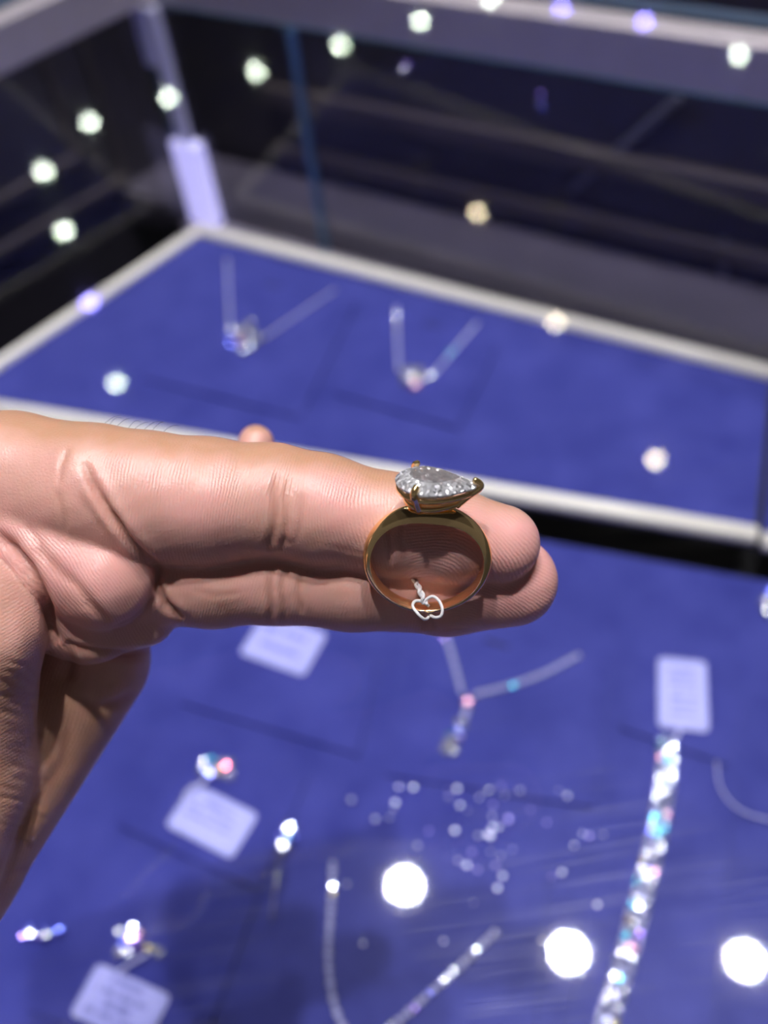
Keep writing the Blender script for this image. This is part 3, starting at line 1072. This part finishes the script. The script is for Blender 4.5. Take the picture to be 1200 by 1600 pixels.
INDEX = [(-170, 752, -8, 114), (20, 752, -3, 107), (150, 768, 0, 103), (230, 778, 0.3, 102), (320, 783, 0, 98), (425, 781, -0.3, 86), (500, 795, 0, 84.5), (610, 819, 0, 78), (700, 836, 0, 74), (783, 849, 0, 61)]
MIDDLE = [(60, 880, -14, 92), (250, 892, -9, 85), (335, 895, -8, 84.5), (430, 897, -8, 77), (550, 904, -8, 80), (700, 913, -8, 78), (800, 908, -8, 71)]
PALM = [[(-120, 800, -6, 120), (30, 822, -2, 88), (110, 868, 0, 82), (160, 902, 0.5, 82)],
        [(-150, 930, -10, 130), (60, 905, -9, 105), (130, 960, -8, 75)],
        [(150, 975, -6, 56), (222, 958, -9, 54)],
        [(130, 1030, -25, 103), (-100, 1350, -13, 126), (-330, 1720, 14, 146), (-520, 2010, 32, 158)]]
THENAR = [[(-60, 950, 5, 105), (-45, 985, 4, 107), (-75, 1200, -5, 121), (-190, 1480, 2, 144), (-330, 1720, 15, 146)]]
RINGF = [(60, 900, -24, 90), (330, 890, -23, 78), (560, 880, -24, 68), (640, 878, -28, 60)]
LITTLE = [(20, 900, -38, 84), (300, 872, -38, 62), (470, 852, -40, 50)]
THUMB = [(-150, 810, -20, 112), (90, 800, -34, 82), (300, 775, -41, 54), (392, 742, -44, 38), (400, 692, -45, 28)]

H = field(PALM, 2.6)
H = smin(H, field(THENAR, 3.0), 1.1)
H = smin(H, field([THUMB], 2.0), 4.0)
H = smin(H, field([LITTLE], 2.0), 1.0)
H = smin(H, field([RINGF], 2.0), 1.0)
H = smin(H, field([MIDDLE], 1.8), 0.9)
H = smin(H, field([INDEX], 1.8), 0.9)
for sl in ((0, ...), (-1, ...)):
    H[sl] = np.maximum(H[sl], 1.0)
H[:, 0, :] = np.maximum(H[:, 0, :], 1.0); H[:, -1, :] = np.maximum(H[:, -1, :], 1.0)
H[:, :, 0] = np.maximum(H[:, :, 0], 1.0); H[:, :, -1] = np.maximum(H[:, :, -1], 1.0)


def surface_nets(D):
    nx, ny, nz = D.shape
    s = D < 0
    c8 = [s[i:nx - 1 + i, j:ny - 1 + j, k:nz - 1 + k] for i in (0, 1) for j in (0, 1) for k in (0, 1)]
    cnt = sum(c.astype(np.int8) for c in c8)
    act = (cnt > 0) & (cnt < 8)
    idx = -np.ones(act.shape, dtype=np.int64)
    ci = np.argwhere(act)
    idx[act] = np.arange(len(ci))
    acc = np.zeros((len(ci), 3)); num = np.zeros(len(ci))
    corners = [(i, j, k) for i in (0, 1) for j in (0, 1) for k in (0, 1)]
    vals = {c: D[ci[:, 0] + c[0], ci[:, 1] + c[1], ci[:, 2] + c[2]].astype(float) for c in corners}
    for c in corners:
        for axn in range(3):
            if c[axn] == 0:
                e = list(c); e[axn] = 1; e = tuple(e)
                a, b = vals[c], vals[e]
                cr = (a < 0) != (b < 0)
                t = np.where(cr, a / np.where(cr, a - b, 1), 0)
                p = np.zeros((len(ci), 3)) + np.array(c); p[:, axn] += t
                acc += p * cr[:, None]; num += cr
    V = LO + (ci + acc / num[:, None]) * GS
    faces = []
    for axn in range(3):
        u, v = [(1, 2), (2, 0), (0, 1)][axn]
        sl0 = [slice(None)] * 3; sl1 = [slice(None)] * 3
        sl0[axn] = slice(0, -1); sl1[axn] = slice(1, None)
        ch = s[tuple(sl0)] != s[tuple(sl1)]
        e = np.argwhere(ch)
        ok = (e[:, u] > 0) & (e[:, v] > 0) & (e[:, u] < D.shape[u] - 1) & (e[:, v] < D.shape[v] - 1)
        e = e[ok]
        ins = s[tuple(e.T)]

        def cell(du, dv):
            q = e.copy(); q[:, u] -= du; q[:, v] -= dv
            return idx[tuple(q.T)]
        quad = np.stack([cell(1, 1), cell(0, 1), cell(0, 0), cell(1, 0)], axis=1)
        quad[~ins] = quad[~ins][:, ::-1]
        faces.append(quad)
    return V, np.concatenate(faces)


HV, HF = surface_nets(H)
del H


def vnormals(V, Fq):
    a, b, c, d = (V[Fq[:, i]] for i in range(4))
    n = np.cross(c - a, d - b)
    N = np.zeros_like(V)
    for i in range(4):
        for ax in range(3):
            N[:, ax] += np.bincount(Fq[:, i], n[:, ax], len(V))
    return N / np.maximum(1e-9, np.linalg.norm(N, axis=1))[:, None]


def laplacian(V, Fq, it, lam):
    e = np.concatenate([Fq[:, [0, 1]], Fq[:, [1, 2]], Fq[:, [2, 3]], Fq[:, [3, 0]]])
    deg = np.bincount(e[:, 0], minlength=len(V)).astype(float)
    for _ in range(it):
        S = np.stack([np.bincount(e[:, 0], V[e[:, 1], ax], len(V)) for ax in range(3)], axis=1) / deg[:, None]
        V = V + lam * (S - V)
    return V


HV = laplacian(HV, HF, 3, 0.5)
HN = vnormals(HV, HF)
ctr = HV.mean(0)
if np.sum((HV - ctr) * HN) < 0:
    HF = HF[:, ::-1]; HN = -HN

PX = 600 + F * HV[:, 0] / HV[:, 2]; PY = 800 + F * HV[:, 1] / HV[:, 2]; ZZ = D0 - HV[:, 2]
PXY = np.stack([PX, PY], axis=1)
facing = np.clip(-HN[:, 2] * 1.6 + 0.2, 0, 1)


def seg_dist(P, poly):
    best = np.full(len(P), 1e9); par = np.zeros(len(P))
    poly = [np.array(p, dtype=float) for p in poly]
    n = len(poly) - 1
    for i in range(n):
        a, b = poly[i], poly[i + 1]
        ab = b - a
        t = np.clip(((P - a) @ ab) / (ab @ ab), 0, 1)
        d = np.linalg.norm(P - a - t[:, None] * ab, axis=1)
        m_ = d < best
        best[m_] = d[m_]; par[m_] = (i + t[m_]) / n
    return best, par


def wob(P, s, seed):
    r = np.random.default_rng(seed)
    out = np.zeros(len(P))
    for _ in range(5):
        k = r.normal(0, 1 / s, 2); out += np.sin(P @ k + r.uniform(0, 6.28))
    return out / 5


# creases: polyline in photo pixels, depth mm, width px, ends fade
CREASES = [
    ([(128, 722), (150, 762), (168, 795), (198, 838)], 0.45, 6),
    ([(140, 750), (168, 795), (198, 838), (225, 868), (256, 890)], 0.9, 6),
    ([(108, 700), (96, 730), (92, 760)], 0.25, 5),
    ([(118, 770), (150, 805), (185, 850)], 0.14, 6),
    ([(86, 760), (100, 800), (103, 835)], 0.14, 5),
    ([(437, 738), (428, 770), (430, 805), (424, 840), (418, 864)], 0.50, 5),
    ([(452, 742), (446, 780), (446, 830), (440, 862)], 0.34, 4),
    ([(470, 768), (468, 810), (462, 850)], 0.16, 5),
    ([(430, 846), (462, 848)], 0.12, 6),
    ([(612, 800), (606, 830), (610, 860), (604, 892)], 0.35, 4),
    ([(630, 810), (626, 840), (632, 880)], 0.22, 4),
    ([(500, 850), (540, 858), (575, 868)], 0.04, 3),
    ([(424, 893), (420, 920), (424, 950), (420, 974)], 0.45, 4.5),
    ([(446, 893), (440, 920), (444, 955), (442, 974)], 0.30, 4),
    ([(470, 896), (466, 925), (474, 960)], 0.35, 4),
    ([(302, 920), (340, 930), (380, 925)], 0.12, 3.5),
    ([(655, 925), (660, 950), (662, 985)], 0.55, 8),
    ([(672, 950), (678, 985)], 0.25, 5),
    ([(56, 856), (93, 890), (125, 917), (150, 950), (172, 982)], 0.40, 7),
    ([(40, 815), (62, 850), (70, 880)], 0.20, 5),
    ([(133, 938), (150, 955), (168, 975)], 0.30, 6),
    ([(246, 886), (246, 915), (262, 945), (286, 968)], 1.1, 5),
    ([(240, 930), (226, 950), (205, 970), (172, 986)], 0.50, 5),
    ([(100, 1004), (125, 1012), (155, 1018), (203, 1023), (240, 1017), (270, 1003)], 0.75, 6),
    ([(-10, 828), (20, 855), (44, 884), (62, 918), (75, 950), (82, 985), (92, 1005)], 1.5, 8),
    ([(5, 845), (30, 872), (46, 905)], 0.35, 5),
    ([(98, 1000), (112, 1030), (104, 1065)], 0.5, 9),
    ([(112, 1085), (150, 1108), (185, 1098), (216, 1080)], 0.40, 8),
    ([(150, 1108), (168, 1135), (172, 1160)], 0.30, 7),
    ([(20, 1330), (60, 1250), (100, 1190), (112, 1110)], 0.35, 10),
    ([(70, 1240), (40, 1290), (5, 1320)], 0.30, 7),
    ([(5, 1365), (50, 1355), (75, 1345)], 0.25, 5),
]
for k in range(26):       # fine cross wrinkles where the thenar folds
    y = 1030 + k * 11 + random.uniform(-4, 4)
    x0 = random.uniform(-5, 28) - max(0, (y - 1200) * .1)
    CREASES.append(([(x0, y + random.uniform(-4, 4)), (x0 + random.uniform(16, 30), y + 5), (x0 + random.uniform(38, 62), y + random.uniform(6, 22))], random.uniform(.10, .24), random.uniform(2.6, 4)))
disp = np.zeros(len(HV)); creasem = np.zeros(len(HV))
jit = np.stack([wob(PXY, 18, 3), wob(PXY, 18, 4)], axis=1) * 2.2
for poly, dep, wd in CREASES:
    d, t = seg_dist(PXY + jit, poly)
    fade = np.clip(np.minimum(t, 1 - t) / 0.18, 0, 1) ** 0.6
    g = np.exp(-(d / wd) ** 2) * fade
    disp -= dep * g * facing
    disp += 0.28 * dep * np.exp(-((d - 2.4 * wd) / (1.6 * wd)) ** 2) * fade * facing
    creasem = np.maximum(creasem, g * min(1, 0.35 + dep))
# soft pads
BUMPS = [((330, 800), 70, 55, 0.5), ((530, 815), 55, 45, 0.4), ((720, 850), 55, 38, 0.3), ((150, 890), 60, 50, 0.5), ((60, 800), 60, 50, 0.4), ((350, 930), 45, 30, 0.4), ((560, 935), 60, 32, 0.4), ((30, 1010), 40, 60, 0.8)]
for (cx, cy), sx, sy, am in BUMPS:
    disp += am * np.exp(-((PX - cx) / sx) ** 2 - ((PY - cy) / sy) ** 2) * facing
disp += 0.10 * wob(PXY, 26, 11) * facing + 0.05 * wob(PXY, 9, 12) * facing
HV2 = HV + HN * disp[:, None]

# which finger a vertex belongs to (for the ridge pattern)
def near_chain(ch):
    best = np.full(len(HV), 1e9)
    pts = [(cmm(x, y, z), r * (D0 - z) / F) for x, y, z, r in ch]
    for (a, ra), (b, rb) in zip(pts[:-1], pts[1:]):
        ba = b - a; t = np.clip(((HV - a) @ ba) / (ba @ ba), 0, 1)
        d = np.linalg.norm(HV - a - t[:, None] * ba, axis=1) - (ra + (rb - ra) * t)
        best = np.minimum(best, d)
    return best


dI = near_chain(INDEX); dM = near_chain(MIDDLE)
dP = np.minimum.reduce([near_chain(c) for c in PALM[:3]])
dL = near_chain(PALM[3]); dT = near_chain(THENAR[0])
reg = np.argmin(np.stack([dI, dM, dP, dL, dT]), axis=0)
# ridge phase in px, and strength
cx = PX - 600
ph = np.zeros(len(HV)); mk = np.zeros(len(HV))
sw = wob(PXY, 40, 21) * 10
i_ = reg == 0
tipd = np.sqrt(((PX - 668) / 1.18) ** 2 + ((PY - 925) / 0.92) ** 2)
ph[i_] = np.where(PX[i_] > 622, tipd[i_], PX[i_] + 0.10 * (PY[i_] - 780) - 0.0022 * (PY[i_] - 780) ** 2)
mk[i_] = np.where(PX[i_] > 622, np.clip((PX[i_] - 622) / 25, 0, 1), 0.75 * np.clip((622 - PX[i_]) / 25, 0, 1) * np.clip((PX[i_] - 130) / 60, 0, 1) * np.clip((PY[i_] - 690) / 40, 0.15, 1))
i_ = reg == 1
tipm = np.sqrt(((PX - 690) / 1.3) ** 2 + ((PY - 1010) / 0.8) ** 2)
ph[i_] = np.where(PX[i_] > 690, tipm[i_], PX[i_] + 0.2 * (PY[i_] - 900))
mk[i_] = np.where(PX[i_] > 690, np.clip((PX[i_] - 690) / 25, 0, 1), 0.55 * np.clip((690 - PX[i_]) / 25, 0, 1))
i_ = reg == 2
ph[i_] = (0.80 * PX - 0.60 * PY + 0.0009 * (PX - 150) * (PY - 850))[i_]
mk[i_] = 0.9
i_ = reg == 3
ph[i_] = (0.94 * PX + 0.34 * PY)[i_]; mk[i_] = 0.8
i_ = reg == 4
ph[i_] = (0.45 * PX + 0.9 * PY)[i_]; mk[i_] = 0.5
ph += sw
srt = np.sort(np.stack([dI, dM, dP, dL, dT]), axis=0)
mk *= np.clip((srt[1] - srt[0]) / 0.8, 0, 1) * np.clip(-HN[:, 2] * 2.2 + 0.1, 0, 1)

# skin tone: 0 tan, 1 flushed pink
tone = 0.55 + 0.18 * wob(PXY, 45, 31) + 0.10 * wob(PXY, 14, 32)
top_side = np.clip((-HN[:, 1] - 0.45) * 2.2, 0, 1)          # back-of-finger skin is more tan
tone -= 0.75 * top_side * (reg == 0)
tone += 0.35 * np.exp(-((PX - 330) / 60) ** 2 - ((PY - 790) / 40) ** 2) * (reg == 0)
tone += 0.30 * np.exp(-((PX - 520) / 40) ** 2 - ((PY - 770) / 40) ** 2) * (reg == 0)
tone += 0.40 * np.clip((PX - 600) / 200, 0, 1) * (reg <= 1)
tone += 0.25 * (reg == 2) * np.clip((1000 - PY) / 120, 0, 1)
tone -= 0.35 * np.clip((PY - 990) / 80, 0, 1)
tone = np.clip(tone, 0, 1)

me = bpy.data.meshes.new('hand')
W = cam2world(HV2)
me.vertices.add(len(W)); me.vertices.foreach_set('co', W.astype(np.float32).ravel())
me.loops.add(len(HF) * 4); me.loops.foreach_set('vertex_index', HF.astype(np.int32).ravel())
me.polygons.add(len(HF)); me.polygons.foreach_set('loop_start', np.arange(0, len(HF) * 4, 4, dtype=np.int32))
me.update(calc_edges=True); me.validate()
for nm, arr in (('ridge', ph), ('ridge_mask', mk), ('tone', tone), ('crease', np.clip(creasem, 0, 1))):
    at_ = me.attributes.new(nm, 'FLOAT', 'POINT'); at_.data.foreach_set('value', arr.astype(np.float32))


def skin():
    m, nt, N, L, p = newmat('skin')

    def attr(n):
        a = N.new('ShaderNodeAttribute'); a.attribute_name = n; return a.outputs['Fac']
    r = N.new('ShaderNodeValToRGB')
    e = r.color_ramp.elements
    e[0].position = 0; e[0].color = (0.52, 0.285, 0.185, 1)
    e[1].position = 1; e[1].color = (0.75, 0.380, 0.365, 1)
    x = r.color_ramp.elements.new(0.5); x.color = (0.66, 0.365, 0.312, 1)
    tc = N.new('ShaderNodeTexCoord')
    nz = N.new('ShaderNodeTexNoise'); nz.inputs['Scale'].default_value = 260; nz.inputs['Detail'].default_value = 6
    L.new(tc.outputs['Object'], nz.inputs['Vector'])
    ma = N.new('ShaderNodeMath'); ma.operation = 'MULTIPLY_ADD'; ma.inputs[1].default_value = 0.5
    sub = N.new('ShaderNodeMath'); sub.operation = 'SUBTRACT'; sub.inputs[1].default_value = 0.25
    L.new(nz.outputs['Fac'], ma.inputs[0]); L.new(attr('tone'), ma.inputs[2]); L.new(ma.outputs[0], sub.inputs[0])
    L.new(sub.outputs[0], r.inputs[0])
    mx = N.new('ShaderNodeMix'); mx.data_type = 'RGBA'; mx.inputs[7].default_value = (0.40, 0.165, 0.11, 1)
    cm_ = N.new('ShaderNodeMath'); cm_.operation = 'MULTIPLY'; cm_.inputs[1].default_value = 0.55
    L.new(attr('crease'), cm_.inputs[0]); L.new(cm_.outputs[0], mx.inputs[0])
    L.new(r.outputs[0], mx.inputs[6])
    L.new(mx.outputs[2], p.inputs['Base Color'])
    p.inputs['Subsurface Weight'].default_value = 0.22
    p.inputs['Subsurface Radius'].default_value = (1.0, 0.35, 0.2)
    p.inputs['Subsurface Scale'].default_value = 0.0025
    p.inputs['Roughness'].default_value = 0.40
    p.inputs['Specular IOR Level'].default_value = 0.55
    # friction ridges
    s1 = N.new('ShaderNodeMath'); s1.operation = 'MULTIPLY'; s1.inputs[1].default_value = 2 * math.pi / 5.2
    L.new(attr('ridge'), s1.inputs[0])
    n3 = N.new('ShaderNodeTexNoise'); n3.inputs['Scale'].default_value = 700; n3.inputs['Detail'].default_value = 3
    L.new(tc.outputs['Object'], n3.inputs['Vector'])
    ad = N.new('ShaderNodeMath'); ad.operation = 'MULTIPLY_ADD'; ad.inputs[1].default_value = 5.0
    L.new(n3.outputs['Fac'], ad.inputs[0]); L.new(s1.outputs[0], ad.inputs[2])
    sn = N.new('ShaderNodeMath'); sn.operation = 'SINE'; L.new(ad.outputs[0], sn.inputs[0])
    mm = N.new('ShaderNodeMath'); mm.operation = 'MULTIPLY'; L.new(sn.outputs[0], mm.inputs[0]); L.new(attr('ridge_mask'), mm.inputs[1])
    b1 = N.new('ShaderNodeBump'); b1.inputs['Strength'].default_value = 0.30; b1.inputs['Distance'].default_value = 0.00007
    L.new(mm.outputs[0], b1.inputs['Height'])
    vo = N.new('ShaderNodeTexVoronoi'); vo.inputs['Scale'].default_value = 1500
    vo.feature = 'DISTANCE_TO_EDGE'
    L.new(tc.outputs['Object'], vo.inputs['Vector'])
    b2 = N.new('ShaderNodeBump'); b2.inputs['Strength'].default_value = 0.45; b2.inputs['Distance'].default_value = 0.00015
    L.new(vo.outputs['Distance'], b2.inputs['Height']); L.new(b1.outputs[0], b2.inputs['Normal'])
    b3 = N.new('ShaderNodeBump'); b3.inputs['Strength'].default_value = 0.25; b3.inputs['Distance'].default_value = 0.0004
    L.new(nz.outputs['Fac'], b3.inputs['Height']); L.new(b2.outputs[0], b3.inputs['Normal'])
    L.new(b3.outputs[0], p.inputs['Normal'])


skin()
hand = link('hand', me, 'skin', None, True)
tag(hand, 'bare hand, palm to the viewer, fingers held together pointing right under the gold ring', 'hand')

# a few fine dark hairs along the upper edge of the hand
bm = bmesh.new()
for k in range(8):
    x = 150 + 14 * k + random.uniform(-5, 5)
    yb = 662 + (x - 120) * 0.082
    z0 = -3.0 + random.uniform(-1.5, 1.5)
    ln = random.uniform(18, 42); hh = random.uniform(6, 15) + 6
    pts = [Vector(cam2world(cmm(x + ln * t, yb + 6 - hh * math.sin(t * (1.6 + 0.5 * (k % 2))), z0))) for t in np.linspace(0, 1, 7)]
    tube(bm, pts, [0.00004] * 6 + [0.000015], 4)
tag(link('hair', bm_mesh('hair', bm), 'hair', hand), kind='stuff')

# ------------------------------------------------------------------ the ring
TILT = math.radians(31); PHI = math.radians(5.0)
u2 = np.array([math.sin(PHI), -math.cos(PHI), 0]); tow = np.array([0, 0, -1.0])
rU = math.cos(TILT) * u2 + math.sin(TILT) * tow
rA = -math.sin(TILT) * u2 + math.cos(TILT) * tow
rE = np.array([math.cos(PHI), math.sin(PHI), 0])
RZ = 7.3
rC = cmm(667, 876, RZ)


RSC = 1.045


def rl(e, u, a):
    """ring-local millimetres (along, up, axis) -> world"""
    return Vector(cam2world(rC + (rE * e + rU * u + rA * a) * RSC))


ringroot = empty('ring', rl(0, -9.4, 0))
NT = 128


def band_sec(th):
    """th = 0 at the top. returns inner radius, outer radius, half widths"""
    c = math.cos(th)
    top = math.exp(-(min(th, 2 * math.pi - th) / 0.62) ** 2)
    bot = ((1 - c) / 2) ** 2
    ri = 8.50 - 0.85 * top
    ro = 9.95 + 0.05 * top - 0.55 * bot
    hw = 1.25 + 0.55 * top + 0.15 * (1 - bot) - 0.1 * bot
    return ri, ro, hw


_po = [(math.sin(math.radians(a_)), math.cos(math.radians(a_)) ** 0.85 if a_ < 90 else 0.0) for a_ in (0, 12, 24, 36, 47, 57, 66, 74, 81, 86, 90)]
prof_o = [(-x_, t_) for x_, t_ in _po[:0:-1]] + _po
prof_i = [(1.0, 0.0), (0.93, -0.05), (0.80, -0.075), (0.4, -0.09), (0, -0.095), (-0.4, -0.09), (-0.80, -0.075), (-0.93, -0.05), (-1.0, 0.0)]


def band(name, prof, mat, closed_cap=False):
    vs, fs = [], []
    n = len(prof)
    for i in range(NT):
        th = 2 * math.pi * i / NT
        ri, ro, hw = band_sec(th)
        for a, t in prof:
            R_r = ri + 0.12 + (ro - ri - 0.12) * t if t >= 0 else ri + 0.12 + t * 1.26
            vs.append(rl(R_r * math.sin(th), R_r * math.cos(th), a * hw))
    for i in range(NT):
        for k in range(n - 1):
            a, b = i * n, ((i + 1) % NT) * n
            fs.append((a + k, a + k + 1, b + k + 1, b + k))
    me = mesh_from(name, vs, fs)
    bmx = bmesh.new(); bmx.from_mesh(me); bmesh.ops.recalc_face_normals(bmx, faces=bmx.faces); bmx.to_mesh(me); bmx.free()
    return link(name, me, mat, ringroot, True)


shank = band('band', prof_o, 'gold')
inner = band('band_lining', prof_i, 'gold_inner')
shank['label'] = 'polished gold outer band'

# pear outline: round end at -e, point at +e
HL, HWD = 6.0, 3.95


def pear(t):
    """t in 0..1 from the point around; returns (e, a)"""
    ang = 2 * math.pi * t
    x = math.cos(ang); y = math.sin(ang)
    return HL * x, HWD * y * (1 - 0.42 * x - 0.18 * x * x) * 0.98


GU = 13.6
SA = 0.1
NP = 24


def gem_pear():
    vs, fs = [], []
    lev = [('table', 0.60, 1.35, 0), ('mid', 0.83, 0.85, 0.5), ('gird', 1.0, 0.12, 0), ('gird2', 1.0, -0.12, 0), ('pav', 0.52, -1.75, 0.5)]
    shift = -0.8
    for nm, sc, h, off in lev:
        for k in range(NP):
            e, a = pear((k + off) / NP)
            vs.append(rl((e - shift) * sc + shift, GU + h, a * sc + SA))
    cu = len(vs); vs.append(rl(shift, GU - 2.5, SA))
    n = NP
    fs.append(tuple(range(n)))
    for k in range(n):
        k1 = (k + 1) % n
        fs.append((k, n + k, k1))
        fs.append((k, 2 * n + k, n + k)); fs.append((n + k, 2 * n + k, 2 * n + k1)); fs.append((n + k, 2 * n + k1, k1))
        fs.append((2 * n + k, 3 * n + k, 3 * n + k1, 2 * n + k1))
        fs.append((3 * n + k, 4 * n + k, 3 * n + k1)); fs.append((4 * n + k, 4 * n + k1, 3 * n + k1))
        fs.append((4 * n + k, cu, 4 * n + k1))
    me = mesh_from('pear', vs, fs)
    b = bmesh.new(); b.from_mesh(me); bmesh.ops.recalc_face_normals(b, faces=b.faces); b.to_mesh(me); b.free()
    o = link('diamond', me, ['diamond', 'diamond_table'], ringroot)
    me.polygons[0].material_index = 1
    o['label'] = 'clear pear-cut stone set sideways'


gem_pear()
# gallery under the stone
for nm, sc, uu, rr in (('gallery_rail', 0.88, GU - 1.15, 0.42), ('gallery_base', 0.62, GU - 3.0, 0.55)):
    pts = []
    for k in range(40):
        e, a = pear(k / 40); pts.append(rl((e + 0.8) * sc - 0.8, uu, a * sc + SA))
    bm = bmesh.new(); tube(bm, pts, rr * MM, 10, closed=True)
    link(nm, bm_mesh(nm, bm), 'gold', ringroot, True)
# prongs
for t in (0.0, 0.335, 0.665):
    e, a = pear(t)
    sc0 = 0.60
    P = [((e + 0.8) * sc0 - 0.8, GU - 3.4, a * sc0 + SA), ((e + 0.8) * 0.86 - 0.8, GU - 1.4, a * 0.86 + SA), ((e + 0.8) * 1.05 - 0.8, GU - 0.1, a * 1.05 + SA),
         ((e + 0.8) * 1.04 - 0.8, GU + 0.55, a * 1.04 + SA), ((e + 0.8) * 0.95 - 0.8, GU + 0.98, a * 0.95 + SA), ((e + 0.8) * 0.88 - 0.8, GU + 1.08, a * 0.88 + SA)]
    bm = bmesh.new(); tube(bm, catmull([rl(*q) for q in P], 5), [0.62 * MM] * 10 + [0.58 * MM] * 8 + [0.54 * MM] * 5 + [0.45 * MM, 0.36 * MM, 0.2 * MM], 10)
    link('prong', bm_mesh('prong', bm), 'gold', ringroot, True)
# little bridge between band and gallery
for e0 in (-2.6, 2.4):
    bm = bmesh.new(); tube(bm, [rl(e0 * 0.9, 9.2, 0), rl(e0, 10.0, 0), rl(e0 * 1.05, GU - 2.9, 0)], [0.9 * MM, 0.75 * MM, 0.7 * MM], 10)
    link('bridge', bm_mesh('bridge', bm), 'gold', ringroot, True)
tag(ringroot, 'gold ring with a sideways pear-cut clear stone resting on the fingers', 'ring')

# ------------------------------------------------------------------ tag thread tied round the band
root = empty('tie_thread', rl(0, -9.8, 0))


def thread_tube(name, pts, r=0.24, n=6):
    bm = bmesh.new(); tube(bm, catmull(pts, n), r * MM, 8)
    link(name, bm_mesh(name, bm), 'thread', root, True)


def wrap(th0, skew, k=14, rr=0.28, grow=0.0):
    pts = []
    for i in range(k + 1):
        a = 2 * math.pi * i / k
        th = math.pi + th0 + skew * math.cos(a)
        ri, ro, hw = band_sec(th)
        rm = (ri + ro) / 2; rt = (ro - ri) / 2 + rr + grow * (0.5 - 0.5 * math.sin(a))
        Rr = rm + rt * math.sin(a) ; ax = (hw + rr + 0.12) * math.cos(a)
        pts.append(rl(Rr * math.sin(th), Rr * math.cos(th), ax))
    return pts


def pxpts(L_):
    return [Vector(cam2world(cmm(*q))) for q in L_]


thread_tube('loop', pxpts([(670, 947, 3.6), (660, 940, 4.2), (649, 939, 4.4), (645, 947, 5.0), (652, 958, 5.6), (662, 967, 4.9), (668, 966, 3.0), (672, 958, 2.0)]), 0.26)
thread_tube('loop', pxpts([(662, 943, 4.2), (668, 935, 4.6), (677, 932, 4.8), (686, 939, 5.0), (691, 951, 5.4), (689, 962, 5.2), (680, 965, 4.4), (672, 961, 2.6)]), 0.26)
A = cmm(643, 900, -1.5); B = cmm(654, 913, 5.2); C2 = cmm(664, 944, 4.4)
for s_ in (0, 1):
    pts = []
    for i in range(15):
        t = i / 14
        p = (A * (1 - t) ** 2 + 2 * B * t * (1 - t) + C2 * t * t)
        ph_ = t * 4.2 * math.pi + s_ * math.pi
        off = np.array([math.cos(ph_), 0.25 * math.cos(ph_), -math.sin(ph_)]) * (0.22 + 0.14 * min(1, t * 3))
        pts.append(Vector(cam2world(p + off)))
    thread_tube('strand', pts, 0.27, 3)
tag(root, 'white twisted tag thread looped round the bottom of the ring', 'thread')
